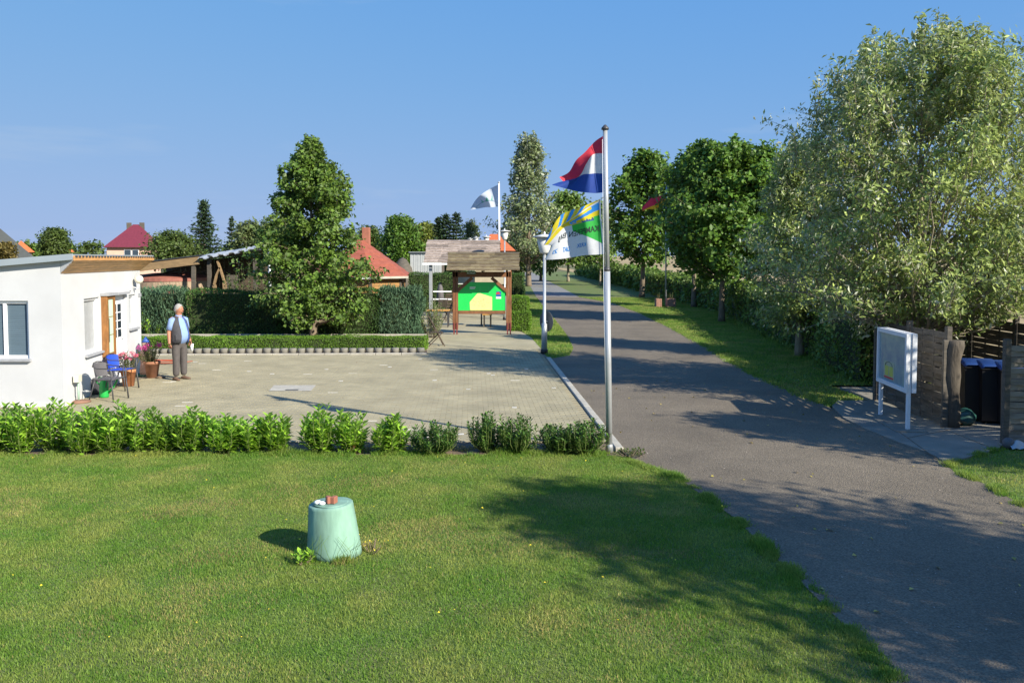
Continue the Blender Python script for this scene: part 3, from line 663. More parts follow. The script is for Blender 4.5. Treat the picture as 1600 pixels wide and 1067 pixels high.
# roof: falls to the left, wood lined eave to the right
ov = .33; EZ = Zs(399, 16.1)
C0 = A0 + wn*ov + Vector((0, -.16, 0)); C1 = A1 + wn*(ov*.93) + wd*.12
ro = MB(); bx0 = Vector((A0.x-FL-.3, C0.y, 0)); bx1 = Vector((A1.x-FL-.3, C1.y, 0)); rz = lambda p: 3.03+(p.x-C0.x)*.095
top = [(C0.x, C0.y, EZ+.02), (C1.x, C1.y, EZ+.02), (bx1.x, bx1.y, rz(bx1)), (bx0.x, bx0.y, rz(bx0))]
ro.hexa([(p[0], p[1], p[2]-.05) for p in top]+top); roof = ro.build('roof', M['fascia'], house)
fa = MB(); fa.hexa([(C0.x-.02, C0.y-.02, EZ-.085), (C0.x-.02, C0.y, EZ-.085), (bx0.x, bx0.y, rz(bx0)-.13), (bx0.x, bx0.y-.02, rz(bx0)-.13), (C0.x-.02, C0.y-.02, EZ+.03), (C0.x-.02, C0.y, EZ+.03), (bx0.x, bx0.y, rz(bx0)+.02), (bx0.x, bx0.y-.02, rz(bx0)+.02)])
fa.build('front_fascia', M['fascia'], house)
eb = MB(); eb.beam(Vector((C0.x, C0.y, EZ-.055)), Vector((C1.x, C1.y, EZ-.055)), .022, .09); eb.build('eave_board', M['pine'], house)
L_e = (C1-C0).length; de = (C1-C0).normalized()
nb_ = 30; first = None
for i in range(nb_):
    p = C0 + de*(L_e*(i+.5)/nb_) + wn*.012
    if first is None: first = MB().box((0, 0, 0), (.022, L_e/nb_*.55, .035)).build('corrugation', M['dark_metal'], house, local=True); o = first
    else: o = first.copy(); COL.objects.link(o); o.parent = house
    o.location = (p.x-A0.x, p.y-A0.y, EZ-.022); o.rotation_euler = (0, 0, math.atan2(-de.x, de.y))
# sloping soffit boards from the wall top to the eave
Q0 = Vector((C0.x, C0.y, EZ-.10)); Q1 = Vector((C1.x, C1.y, EZ-.10)); R0 = Vector((A0.x, A0.y, WH)) + wn*.004+Vector((0, 0, 0)); R1 = Vector((A1.x, A1.y, WH)) + wn*.004
nbd = 5
for i in range(nbd):
    a, b = i/nbd+.012, (i+1)/nbd-.012; n_ = Vector((0, 0, .02))
    v = [R0.lerp(Q0, a), R1.lerp(Q1, a), R1.lerp(Q1, b), R0.lerp(Q0, b)]
    MB().hexa([p for p in v]+[p+n_ for p in v]).build('soffit_board', M['soffit'], house)
MB().add([R0+Vector((0, 0, .025)), R1+Vector((0, 0, .025)), Q1+Vector((0, 0, .025)), Q0+Vector((0, 0, .025))], [(0, 1, 2, 3)]).build('soffit_backing', M['dark_wood'], house)
for (r_, q_, nm) in ((R1, Q1, 'eave_end'), (R0, Q0, 'eave_end')):
    t = Vector((q_.x, q_.y, EZ)); t2 = Vector((r_.x, r_.y, EZ-.01))
    MB().hexa([r_, q_, q_+wd*.015, r_+wd*.015, t2, t, t+wd*.015, t2+wd*.015]).build(nm, M['white'] if r_ is R0 else M['pine'], house)
def window(par, org, dr_, nr, a, b, c, d, rec=.09, mull=1, blind=True, name='window', pane='glass'):
    root = empty(name, (0, 0, 0)); root.parent = par; root.matrix_parent_inverse = WM(par).inverted()
    def pt(s, z, o): q_ = org+dr_*s+nr*o; return Vector((q_.x, q_.y, z))
    f = .055; fr = MB()
    def bar(s0, s1, z0, z1, o0, o1): fr.hexa([pt(s0, z0, o0), pt(s1, z0, o0), pt(s1, z0, o1), pt(s0, z0, o1), pt(s0, z1, o0), pt(s1, z1, o0), pt(s1, z1, o1), pt(s0, z1, o1)])
    bar(a, a+f, c, d, -rec, -rec+.05); bar(b-f, b, c, d, -rec, -rec+.05); bar(a+f, b-f, c, c+f, -rec, -rec+.048); bar(a+f, b-f, d-f, d, -rec, -rec+.048)
    for k in range(1, mull): s = a+(b-a)*k/mull; bar(s-.03, s+.03, c+f, d-f, -rec, -rec+.046)
    me = fr; o = me.build('frame', M['pvc']); o.parent = root
    p = MB(); p.hexa([pt(a+f, c+f, -rec-.01), pt(b-f, c+f, -rec-.01), pt(b-f, c+f, -rec), pt(a+f, c+f, -rec), pt(a+f, d-f, -rec-.01), pt(b-f, d-f, -rec-.01), pt(b-f, d-f, -rec), pt(a+f, d-f, -rec)])
    o = p.build('pane', M[pane]); o.parent = root
    sm = MB(); s0, s1 = a-.04, b+.04
    sm.hexa([pt(s0, c-.055, -.02), pt(s1, c-.055, -.02), pt(s1, c-.055, .07), pt(s0, c-.055, .07), pt(s0, c-.005, -.02), pt(s1, c-.005, -.02), pt(s1, c-.012, .07), pt(s0, c-.012, .07)])
    o = sm.build('sill', M['grey_sill']); o.parent = root
    return root, pt
h = fw_holes[0]
wroot, pt = window(house, A0, front_dir, fn, h[0], h[1], h[2], h[3], rec=.10, mull=2)
n = 26; bl = MB()
for i in range(n):
    z = h[2]+.06+(h[3]-h[2]-.12)*(i+.5)/n; dz = (h[3]-h[2]-.12)/n
    bl.hexa([pt(h[0]+.06, z-dz*.4, -.098), pt(h[1]-.06, z-dz*.4, -.098), pt(h[1]-.06, z-dz*.4, -.090), pt(h[0]+.06, z-dz*.4, -.090), pt(h[0]+.06, z+dz*.4, -.098), pt(h[1]-.06, z+dz*.4, -.098), pt(h[1]-.06, z+dz*.4, -.095), pt(h[0]+.06, z+dz*.4, -.095)])
o = bl.build('blind', M['blind']); o.parent = wroot
M['curtain'] = mat('white net curtain behind glass', (.34, .36, .37), .4, .08, 8, spec=.6)
window(house, A0, wd, wn, *w1, rec=.10, pane='curtain'); window(house, A0, wd, wn, *w2, rec=.10, pane='curtain')
# door
dd = empty('door', (0, 0, 0)); dd.parent = house; dd.matrix_parent_inverse = WM(house).inverted()
def wbox(s0, s1, z0, z1, o0, o1): 
    return [WP(s0, z0, o0), WP(s1, z0, o0), WP(s1, z0, o1), WP(s0, z0, o1), WP(s0, z1, o0), WP(s1, z1, o0), WP(s1, z1, o1), WP(s0, z1, o1)]
a, b, c, d = dr
o = MB().hexa(wbox(a, b, c, d, -.12, -.07)).build('leaf', M['pvc']); o.parent = dd
o = MB().hexa(wbox(a+.18, b-.18, 1.05, d-.2, -.069, -.062)).build('pane', M['glass']); o.parent = dd
gb = MB()
for k in range(1, 4): z = 1.05+(d-1.25)*k/4; gb.hexa(wbox(a+.18, b-.18, z-.012, z+.012, -.061, -.05))
gb.hexa(wbox((a+b)/2-.012, (a+b)/2+.012, 1.05, d-.2, -.06, -.049)); o = gb.build('glazing_bars', M['pvc']); o.parent = dd
o = MB().tube([WP(b-.09, 1.0, -.04), WP(b-.2, 1.0, -.04)], .012).build('handle', M['metal']); o.parent = dd
cs0, cs1 = wall_s(178, 457)[0], wall_s(196, 457)[0]
MB().hexa(wbox(cs0, cs1, zdt+.03, zdt+.075, 0.003, .11)).build('door_canopy', M['grey_sill'], house)
# globe wall lamp, number plate
s, z = wall_s(207, 438); lp = empty('wall_lamp', WP(s, z, .1)); lp.parent = house; lp.matrix_parent_inverse = WM(house).inverted()
o = MB().ball(WP(s, z+.02, .15), .105, 10).build('globe', mat('milky glass globe', (.72, .68, .56), .25, .04)); o.parent = lp; o.matrix_parent_inverse = WM(lp).inverted()
o = MB().tube([WP(s, z-.17, .02), WP(s, z-.2, .12), WP(s, z-.08, .15)], .016).build('bracket', M['pvc']); o.parent = lp; o.matrix_parent_inverse = WM(lp).inverted()
s, z = wall_s(218, 461); MB().hexa(wbox(s-.12, s+.12, z-.045, z+.045, .003, .012)).build('number_plate', M['grey_sill'], house)
s, z = wall_s(203, 450); MB().hexa(wbox(s-.05, s+.05, z-.05, z+.05, .003, .03)).build('junction_box', M['pvc'], house)
# wall notice case (wooden frame, green papers)
s0, s1 = wall_s(158.5, 510, .0)[0], wall_s(180, 510, .12)[0]; zb, zt = wall_s(168, 557, .06)[1], wall_s(168, 462, .06)[1]
nc = empty('notice_case', WP(s0, zb), 'brown wooden notice case with pale green papers on the white house wall', 'notice case')
MB().hexa(wbox(s0, s1, zb, zt, .004, .10)).build('box', M['oak'], nc)
fr = MB(); f = .07
fr.hexa(wbox(s0, s0+f, zb, zt, .101, .135)); fr.hexa(wbox(s1-f, s1, zb, zt, .101, .135)); fr.hexa(wbox(s0+f, s1-f, zb, zb+f, .101, .132)); fr.hexa(wbox(s0+f, s1-f, zt-f, zt, .101, .132))
fr.build('frame', M['oak'], nc)
ph = (zt-zb-2*f)/3
for k in range(3): MB().hexa(wbox(s0+f+.02, s1-f-.02, zb+f+.01+ph*k, zb+f+ph*(k+1)-.01, .101, .106+.001*k)).build('paper', M['paper_green'], nc)
MB().hexa(wbox(s0+f+.03, s0+f+.12, zb+.32, zt-.5, .110, .112)).build('printed_strip', M['print_dark'], nc)
MB().hexa(wbox(s0-.03, s1+.03, zt+.004, zt+.06, .004, .19)).build('cover', M['grey_sill'], nc)
# tap box and stand
s, z = wall_s(118, 592, .05); tb_ = empty('tap_post', WP(s, 0, .12), 'small white outlet box on a thin green post at the house wall', 'tap post')
MB().hexa(wbox(s-.09, s+.09, z-.06, z+.08, .04, .14)).build('outlet_box', mat('cream plastic', (.62, .60, .50), .4, .05), tb_)
MB().tube([WP(s, .0, .1), WP(s, z-.06, .1)], .02).build('post', mat('pale green pipe', (.30, .45, .35), .5, .1), tb_)
MB().lathe(WP(s+.02, .02, .12), [(.2, 0), (.19, .03), (.05, .05)], 14).build('foot', mat('rusty plate', (.22, .12, .08), .9, .2), tb_)
# chairs
def arm_chair(name, label, pos, face, seat, back, group):
    t = empty(name, pos, label, 'chair', group, rz=face)    # local: x = to the sitter's front
    fm = MB(); w = .25
    for sy in (-1, 1):
        fm.tube([(.24, sy*.25, 0), (.20, sy*.24, .44), (.20, sy*.25, .62), (.14, sy*.26, .665), (-.10, sy*.26, .665), (-.22, sy*.22, .70), (-.26, sy*.12, .76)], .012, 6)
    fm.tube([(-.26, .12, .76), (-.27, 0, .775), (-.26, -.12, .76)], .012, 6)
    fm.tube([(.21, .235, .44), (-.2, .2, .42), (-.2, -.2, .42), (.21, -.235, .44), (.21, .235, .44)], .010, 6)
    fm.build('frame', M['dark_metal'], t, local=True)
    for sy in (-1, 1):
        MB().tube([(-.18, sy*.21, .42), (-.30, sy*.24, 0)], .012, 6).build('leg', M['dark_metal'], t, local=True)
        MB().tube([(.20, sy*.24, .44), (.245, sy*.255, 0)], .0135, 6).build('leg', M['dark_metal'], t, local=True)
    MB().box((0, 0, .435), (.42, .42, .018), bev=.006).build('seat', M[seat], t, local=True)
    bk = MB(); N = 8; vs = []; fs = []
    for i in range(N+1):
        a = -1+2*i/N; y = a*.2; x = -.25+.05*a*a
        vs += [(x+.03, y, .47), (x-.01, y*1.02, .755-.02*a*a), (x-.005+.03, y, .47), (x-.018, y*1.02, .755-.02*a*a)]
    for i in range(N): b_ = i*4; fs += [(b_, b_+4, b_+5, b_+1), (b_+2, b_+3, b_+7, b_+6)]
    bk.add(vs, fs); bk.build('backrest', M[back], t, local=True)
    return t
cpos = G(156, 631); 
arm_chair('garden_chair', 'dark grey metal garden chair beside the green can at the house wall', Vector((cpos.x+.02, cpos.y+.38, .018)), math.radians(-8), 'grey_cloth', 'grey_cloth', 'metal garden chairs by the house')
cp2 = G(182, 612); arm_chair('garden_chair', 'metal garden chair with blue seat and back next to the terracotta pot', Vector((cp2.x+.0, cp2.y+.25, .018)), math.radians(-8), 'blue_cloth', 'blue_cloth', 'metal garden chairs by the house')
# green watering can, dark bag behind it
p = G(163, 622); wc = empty('watering_can', p, 'bright green watering can under the dark grey chair', 'watering can')
MB().lathe(p+Vector((0, 0, .018)), [(.09, 0), (.095, .03), (.085, .30), (.05, .37), (.04, .39)], 14).build('body', M['green_pl'], wc)
MB().tube([p+Vector((.1, 0, .12)), p+Vector((.22, -.02, .26)), p+Vector((.29, -.02, .40))], [.03, .02, .017]).build('spout', M['green_pl'], wc)
MB().tube([p+Vector((-.09, 0, .28)), p+Vector((-.16, 0, .34)), p+Vector((-.10, 0, .44)), p+Vector((.02, 0, .42))], .013).build('handle', M['green_pl'], wc)
p = G(150, 618)+Vector((0, .1, 0)); bg_ = MB().lathe(p+Vector((0, 0, .018)), [(.15, 0), (.17, .1), (.15, .3), (.10, .34)], 12, sy=.7).build('bucket', M['dark_metal']); tag(bg_, 'dark bucket beside the green watering can', 'bucket')
# potted plants
def flower_pot(label, p, r, hpot, hp, fr, seed, potmat, flower):
    t = empty('flower_pot', p, label, 'potted plant', 'potted plants by the house corner'); b = p+Vector((0, 0, .018))
    MB().lathe(b, [(r*.68, 0), (r*.95, hpot*.82), (r*1.06, hpot*.82), (r*1.08, hpot), (r*.94, hpot), (r*.9, hpot*.85), (.01, hpot*.85)], 20).build('pot', potmat, t)
    shrub('', '', b.x, b.y, fr, hp, 20, 'l_bush', ls=.085, seed=seed, lps=22, aspect=.3, z0=b.z+hpot*.85, rootobj=t, part='foliage')
    rng = np.random.default_rng(seed); C = []; 
    for k in range(11):
        a = rng.uniform(0, 6.28); rr = fr*rng.uniform(.2, .95); z = b.z+hpot+hp*rng.uniform(.68, .95)*(1-.2*rr/fr); C.append(np.array([b.x+rr*math.cos(a), b.y+rr*math.sin(a), z])+rng.normal(size=(34, 3))*.03)
    C = np.concatenate(C); Nn, T = rand_leaves(rng, C); leaf_obj('blossoms', C, Nn, T, .032*rng.uniform(.6, 1.3, len(C)), .8, flower, t)
M['pinkf'] = leafm('pink blossom', (.72, .16, .24), trans=.3); M['magentaf'] = leafm('magenta blossom', (.62, .10, .32), trans=.3)
M['browncotta'] = mat('brown terracotta', (.30, .135, .075), .85, .14, 9)
flower_pot('orange terracotta pot of oleander with pink flowers beside the blue chair', G(201, 604), .17, .38, .42, .30, 5, M['terracotta'], M['pinkf'])
flower_pot('brown terracotta pot with magenta flowers between the house corner and the man', G(238, 591), .18, .40, .46, .33, 6, M['browncotta'], M['magentaf'])
p = G(225, 588)+Vector((.02, .1, .015)); gt = empty('garden_statue', p, 'small weathered pinkish garden figure at the corner of the white house', 'statue')
ms = mat('weathered stone figure', (.42, .27, .22), .9, .25, 7, bump=.5)
MB().lathe(p, [(.15, 0), (.16, .12), (.13, .3), (.15, .5), (.12, .62), (.07, .68)], 12).build('body', ms, gt)
MB().ball(p+Vector((0, 0, .76)), .10, 8, sz=1.1).build('head', ms, gt)
MB().tube([p+Vector((.10, -.05, .58)), p+Vector((.17, -.12, .42)), p+Vector((.06, -.15, .34))], .035).build('arm', ms, gt)
MB().lathe(p+Vector((0, 0, .82)), [(.11, 0), (.06, .07), (.01, .13)], 10).build('cap', M['navy'], gt)
p = G(208, 588); o = MB().box(p+Vector((.1, .1, .028)), (.7, .4, .02), rz=.1, bev=.005).build('door_mat', mat('green mat', (.03, .16, .12), .9, .2, 30)); tag(o, 'small dark green mat lying by the door of the white house', 'mat')
# garden hose
hz = MB(); pts = []
c = G(262, 568)
for i in range(46):
    a = i*.42; r = .25+.006*i+.05*math.sin(a*1.7); pts.append(c+Vector((r*1.4*math.cos(a)-.1, r*.9*math.sin(a), .03+.0008*i)))
hz.tube(pts, .013, 5); o = hz.build('garden_hose', mat('red garden hose', (.42, .10, .05), .5, .15)); tag(o, 'coiled red garden hose on the paving behind the man', 'hose')
p = G(251, 590, .03); o = MB().ball(p, .09, 8, sz=.5, sx=1.3).build('dry_clump', M['soil']); tag(o, 'small brown clump of earth beside the brown flower pot', 'clump')
# ------------------------------------------------------------------ the man
def skin_obj(name, joints, edges, radii, m, parent, sub=2, root=0):
    me = bpy.data.meshes.new(name); me.from_pydata([tuple(j) for j in joints], edges, []); ob = bpy.data.objects.new(name, me); COL.objects.link(ob)
    ob.modifiers.new('s', 'SKIN'); 
    lay = me.skin_vertices[0].data
    for i, r in enumerate(radii): lay[i].radius = r if isinstance(r, tuple) else (r, r)
    lay[root].use_root = True
    sb = ob.modifiers.new('d', 'SUBSURF'); sb.levels = sub; sb.render_levels = sub
    dg = bpy.context.evaluated_depsgraph_get(); nm = bpy.data.meshes.new_from_object(ob.evaluated_get(dg)); ob.modifiers.clear(); ob.data = nm; nm.name = name; nm.materials.clear(); nm.materials.append(m)
    for p_ in nm.polygons: p_.use_smooth = True
    bpy.data.meshes.remove(me); ob.parent = parent
    return ob
man = empty('person', G(281, 594)+Vector((0, 0, .018)), 'grey haired man in grey vest, light blue shirt and grey trousers on the paving', 'person', rz=math.radians(-30))
# local axes: +x = the way he faces, +y = his left
M['skin'] = mat('tanned skin', (.38, .17, .10), .55, .08, 6); M['hair'] = mat('grey white hair', (.34, .33, .31), .9, .15, 30)
M['vest'] = mat('grey vest', (.055, .055, .064), .85, .12, 12, bump=.3); M['shirt'] = mat('light blue shirt', (.22, .33, .58), .8, .06, 10, bump=.2)
M['trousers'] = mat('grey trousers', (.085, .075, .072), .9, .12, 10, bump=.3); M['shoe'] = mat('brown suede shoe', (.13, .075, .05), .8, .15)
J = [(0, 0, .95), (0, 0, 1.12), (-.01, 0, 1.30), (-.01, 0, 1.44), (0, 0, 1.52), (.012, 0, 1.60), (.018, 0, 1.665), (.01, 0, 1.725),
     (-.01, .17, 1.42), (-.02, .245, 1.16), (.05, .27, .93), (-.01, -.17, 1.42), (-.04, -.25, 1.15), (.02, -.285, .91),
     (0, .09, .88), (.01, .105, .50), (-.01, .12, .10), (0, -.09, .88), (.02, -.10, .50), (.02, -.11, .10),
     (.055, .27, .88), (.025, -.29, .855)]
E = [(0, 1), (1, 2), (2, 3), (3, 4), (4, 5), (5, 6), (6, 7), (3, 8), (8, 9), (9, 10), (3, 11), (11, 12), (12, 13), (0, 14), (14, 15), (15, 16), (0, 17), (17, 18), (18, 19), (10, 20), (13, 21)]
R_ = [(.15, .13), (.15, .14), (.15, .12), (.10, .08), .058, (.075, .085), (.088, .105), (.062, .075), .062, .05, .033, .062, .05, .033, .085, .06, .04, .085, .06, .04, .038, .038]
skin_obj('body', J, E, R_, M['skin'], man)
# fingers
for sgn, w0 in ((1, Vector((.055, .27, .86))), (-1, Vector((.025, -.29, .835)))):
    for k in range(4):
        x = (k-1.5)*.02; ln = (.075, .085, .08, .065)[k]; a = w0+Vector((x, 0, 0)); c1 = -.02*sgn
        MB().tube([a, a+Vector((.002, c1*.4, -ln*.5)), a+Vector((.006, c1*1.6, -ln*.95))], [.011, .010, .007], 6).build('finger', M['skin'], man, local=True)
    MB().tube([w0+Vector((.03, 0, .02)), w0+Vector((.055, -.01*sgn, -.02)), w0+Vector((.055, -.02*sgn, -.05))], [.014, .012, .009], 6).build('thumb', M['skin'], man, local=True)
def loft(rings, n=20, a0=0., a1=2*math.pi, thick=0.):
    mb_ = MB(); vs = []; fs = []; full = abs(a1-a0-2*math.pi) < 1e-6; m_ = n if full else n+1
    for (z, cx, cy, rx, ry) in rings:
        for k in range(m_):
            a = a0+(a1-a0)*k/n; vs.append((cx+rx*math.cos(a), cy+ry*math.sin(a), z))
    for i in range(len(rings)-1):
        for k in range(n): k2 = (k+1) % m_; fs.append((i*m_+k, i*m_+k2, (i+1)*m_+k2, (i+1)*m_+k))
    mb_.add(vs, fs, 0, True); return mb_
tor = [(.86, .0, 0, .12, .15), (.92, .03, 0, .165, .19), (1.0, .05, 0, .185, .20), (1.10, .055, 0, .185, .205), (1.22, .03, 0, .165, .20), (1.34, .005, 0, .14, .20), (1.42, -.01, 0, .12, .175), (1.47, -.01, 0, .09, .12), (1.50, -.005, 0, .07, .075)]
loft([(z, x, y, rx, ry) for z, x, y, rx, ry in tor]).build('shirt', M['shirt'], man, local=True)
g = .46
vr = [(.87, .01, 0, .19, .215), (.95, .03, 0, .205, .218), (1.05, .04, 0, .21, .22), (1.18, .03, 0, .195, .22), (1.32, .005, 0, .16, .215), (1.41, -.01, 0, .14, .20), (1.46, -.012, 0, .105, .145), (1.50, -.02, 0, .085, .09)]
v_ = loft(vr, 26, g, 2*math.pi-g).build('vest', M['vest'], man, local=True)
sm_ = v_.modifiers.new('thick', 'SOLIDIFY'); sm_.thickness = .012
MB().tube([(vr[i][1]+vr[i][3]*math.cos(g), vr[i][4]*math.sin(g), vr[i][0]) for i in range(8)], .009, 5).build('vest_edge', M['navy'], man, local=True)
for zz in (1.02, 1.0): pass
for sg in (-1, 1): MB().box((.165, sg*.165, 1.02), (.03, .10, .13), rz=sg*.72, bev=.006).build('pocket', M['vest'], man, local=True)
MB().box((.125, .115, 1.32), (.01, .05, .03), rz=.75).build('badge', M['green_pl'], man, local=True)
for sg, sh, el in ((1, (-.01, .18, 1.42), (-.017, .235, 1.20)), (-1, (-.01, -.18, 1.42), (-.033, -.238, 1.19))):
    sh, el = Vector(sh), Vector(el); MB().tube([sh+Vector((0, -sg*.05, .02)), sh, sh.lerp(el, .5), el], [.06, .078, .073, .070], 12).build('sleeve', M['shirt'], man, local=True)
MB().lathe((-.0, 0, 1.485), [(.072, 0), (.080, .03), (.072, .055)], 14, cap=False).build('collar', M['shirt'], man, local=True)
skin_obj('trousers', [(0, 0, 1.0), (0, 0, .90), (0, .095, .83), (.012, .108, .50), (-.008, .12, .075), (0, -.095, .83), (.022, -.105, .50), (.02, -.115, .075)], [(0, 1), (1, 2), (2, 3), (3, 4), (1, 5), (5, 6), (6, 7)],
         [(.15, .165), (.15, .16), (.115, .11), .088, .078, (.115, .11), .088, .078], M['trousers'], man)
MB().lathe((.012, 0, .935), [(.165, 0), (.168, .03)], 18, sy=1.1, cap=False).build('belt', M['black'], man, local=True)
for y, yaw in ((.125, .2), (-.12, -.15)):
    s_ = MB(); ca, sa = math.cos(yaw), math.sin(yaw)
    rings = [(-.09, .03, .035), (-.06, .045, .06), (0, .048, .075), (.08, .05, .055), (.14, .045, .045), (.175, .02, .03)]; vs = []; fs = []; n = 10
    for xx, ry, hh in rings:
        for k in range(n): a = 2*math.pi*k/n; yy = ry*math.cos(a); zz = max(0, hh*.5+hh*.6*math.sin(a)); vs.append((xx*ca-yy*sa, y+xx*sa+yy*ca, zz))
    for i in range(5):
        for k in range(n): k2 = (k+1) % n; fs.append((i*n+k, i*n+k2, (i+1)*n+k2, (i+1)*n+k))
    fs += [tuple(range(n)), tuple(50+k for k in range(n))]; s_.add(vs, fs, 0, True); s_.build('shoe', M['shoe'], man, local=True)
# head details, turned towards the camera's right (his left)
hd = math.radians(14); hc = Vector((.018, 0, 1.665)); RH = Matrix.Rotation(hd, 3, 'Z')
def hp(x, y, z): return hc + RH @ Vector((x, y, z))
hb = MB(); 
for i in range(1): hb.ball((0, 0, 0), .098, 14, sz=1.22, sx=1.08, sy=.86)
hb.v = [tuple(hp(*v)) for v in hb.v]; hb.build('head', M['skin'], man, local=True)
MB().add([hp(.095, .014, -.025), hp(.095, -.014, -.025), hp(.132, 0, -.028), hp(.098, 0, .03), hp(.096, 0, -.035)], [(0, 2, 3), (1, 3, 2), (0, 4, 2), (1, 2, 4)]).build('nose', M['skin'], man, local=True)
for y in (-.035, .035): MB().ball(hp(.088, y, .012), .010, 6).build('eye', M['black'], man, local=True)
MB().box(hp(.098, 0, -.062), (.012, .045, .008), rz=hd).build('mouth', mat('lips', (.35, .12, .1), .6, .05), man, local=True)
for y in (-1, 1): MB().ball(hp(-.002, y*.086, -.008), .03, 6, sx=.7, sy=.35).build('ear', M['skin'], man, local=True)
hr = MB(); n = 16; vs = []; fs = []
for i in range(9):
    t = i/8; ph_ = math.pi*(.02+.60*t)
    for k in range(n):
        a = 2*math.pi*k/n; fwd = max(0, math.cos(a)); pp = min(ph_, math.pi*(.62-.33*fwd)); r = .106+.005*math.sin(5*a+3*i)
        vs.append(hp(r*1.06*math.sin(pp)*math.cos(a)-.008, r*.90*math.sin(pp)*math.sin(a), r*1.25*math.cos(pp)+.003))
for i in range(8):
    for k in range(n): k2 = (k+1) % n; fs.append((i*n+k, i*n+k2, (i+1)*n+k2, (i+1)*n+k))
fs.append(tuple(range(n))); hr.add(vs, fs, 0, True); hr.build('hair', M['hair'], man, local=True)
cupo = MB(); wp = WM(man) @ Vector((.085, .29, .80)); cupo.lathe(wp+Vector((0, 0, -.14)), [(.03, 0), (.042, .17)], 12); o = cupo.build('drink_carton', M['print_white']); tag(o, 'white and red carton held in the hand of the man', 'carton')
# ================================================================== BED EDGING, HEDGES, FRONT SHRUBS
pa = empty('palisade_edging', G(445, 554), 'low row of round grey concrete palisades along the front of the box hedge', 'edging')
y0 = G(222, 553.5); y1 = G(664, 552); n = 33; first = None
for i in range(n):
    p = y0.lerp(y1, (i+.5)/n); r = (y1-y0).length/n/2*.94
    if first is None: first = MB().lathe((0, 0, 0), [(r, 0), (r, .15), (r*.93, .165), (r*.5, .168)], 12).build('palisade', M['concrete'], pa, local=True); o = first
    else: o = first.copy(); COL.objects.link(o); o.parent = pa
    o.location = p-pa.location+Vector((0, 0, random.uniform(-.008, .008)))
hb0, hb1 = G(222, 550), G(664, 549)
hedge('box_hedge', 'long low clipped box hedge behind the round concrete palisades', (hb0.x-.6, hb0.y+.55), (hb1.x, hb1.y+.45), .78, .42, 2600, .035, 'l_box', 31, .6, wob=.035, bumpf=2.2)
# timber wall behind the bed
ya = G(330, 532).y; tw = empty('bed_wall', (-5, ya, 0), 'low timber retaining board behind the flower bed under the tall hedge', 'garden wall')
xa, xb = Xs(215, 527, ya), Xs(667, 527, ya); k = 7
for i in range(k):
    a, b = xa+(xb-xa)*i/k, xa+(xb-xa)*(i+1)/k; MB().box(((a+b)/2, ya, .115), (b-a-.01, .07, .23), bev=.008).build('board', M['concrete_lt'], tw)
hy = ya+.75
def HX(u): return Xs(u, 480, hy)
hedge('tall_hedge', 'blue green cypress hedge section beside the corner of the white house', (HX(205), hy), (HX(293), hy), .95, 1.78, 800, .13, 'l_bluethuja', 41, .26, upright=.9, wob=.16, group='sections of the tall clipped hedge behind the yard')
hedge('tall_hedge', 'dark shaded hedge section left of the tall linden tree', (HX(297), hy), (HX(440), hy), .95, 1.72, 900, .07, 'l_thuja', 42, .35, upright=.7, wob=.12, group='sections of the tall clipped hedge behind the yard')
hedge('tall_hedge', 'green hedge section right behind the trunk of the tall linden tree', (HX(440), hy), (HX(596), hy), .95, 1.75, 900, .075, 'l_thuja', 43, .35, upright=.7, wob=.13, group='sections of the tall clipped hedge behind the yard')
hedge('tall_hedge', 'silvery blue cypress hedge section at the right end by the leafy shrub', (HX(597), hy), (HX(657), hy), .95, 1.84, 900, .14, 'l_bluethuja', 44, .2, upright=1.1, wob=.15, group='sections of the tall clipped hedge behind the yard')
p = G(240, 530); shrub('laurel_bush', 'light green laurel bush in front of the tall hedge by the house corner', p.x, p.y+.0, .5, 1.0, 16, 'l_laurel', .13, 45, .42, 20)
p = G(675, 528); shrub('variegated_shrub', 'upright shrub with pale edged leaves at the end of the tall hedge', p.x, p.y, .52, 1.35, 34, 'l_varieg', .10, 46, .42, 30)
p = G(545, 527); shrub('small_shrub', 'small leafy shrub at the foot of the tall hedge right of the linden', p.x, p.y+.2, .6, .7, 18, 'l_laurel_d', .08, 47, .5, 18)
p = G(517, 528); shrub('rusty_plant', 'small rusty leaved plant at the foot of the tall hedge', p.x+.6, p.y, .3, .5, 8, 'l_rust', .06, 48, .5, 14)
M['greenstem'] = mat('green shoots', (.12, .16, .04), .7, .2, 8)
Lr = 'cherry laurels in the row along the lawn'
row = [(-22, 72, 34, 0), (28, 74, 34, 0), (76, 75, 34, 0), (126, 73, 34, 0), (172, 74, 32, 0), (215, 72, 32, 0), (250, 52, 25, 0), (299, 66, 28, 0), (350, 55, 27, 0), (388, 52, 25, 0), (427, 58, 23, 0),
       (498, 70, 32, 0), (546, 62, 27, 0), (609, 55, 27, 0), (678, 46, 37, 1), (763, 58, 36, 1), (809, 55, 33, 1), (872, 42, 34, 1), (914, 50, 38, 1)]
labs = ['light green laurel cut by the left edge of the lawn row', 'light green laurel in front of the left window of the white house', 'broad light green laurel in front of the blank house wall', 'light green laurel in front of the house corner',
        'light green laurel in front of the grey garden chair', 'tall light green laurel left of the small low one', 'small low laurel with an orange leaf, last of the dense left group', 'light green laurel with a tall shoot right of the first gap', 'low light green laurel, second right of the first gap',
        'low light green laurel between two taller ones near the middle gap', 'laurel with upright shoots just left of the widest gap', 'tall shooting laurel just right of the widest gap', 'tall laurel with reddish leaves at its foot', 'small bright green laurel standing alone in the row',
        'rounded dark green bush, first of the dark ones', 'open dark green bush left of its taller twin', 'open dark green bush with an upright tip', 'left half of the wide dark bush nearest the flagpole', 'wide dense dark green bush right at the foot of the flagpole']
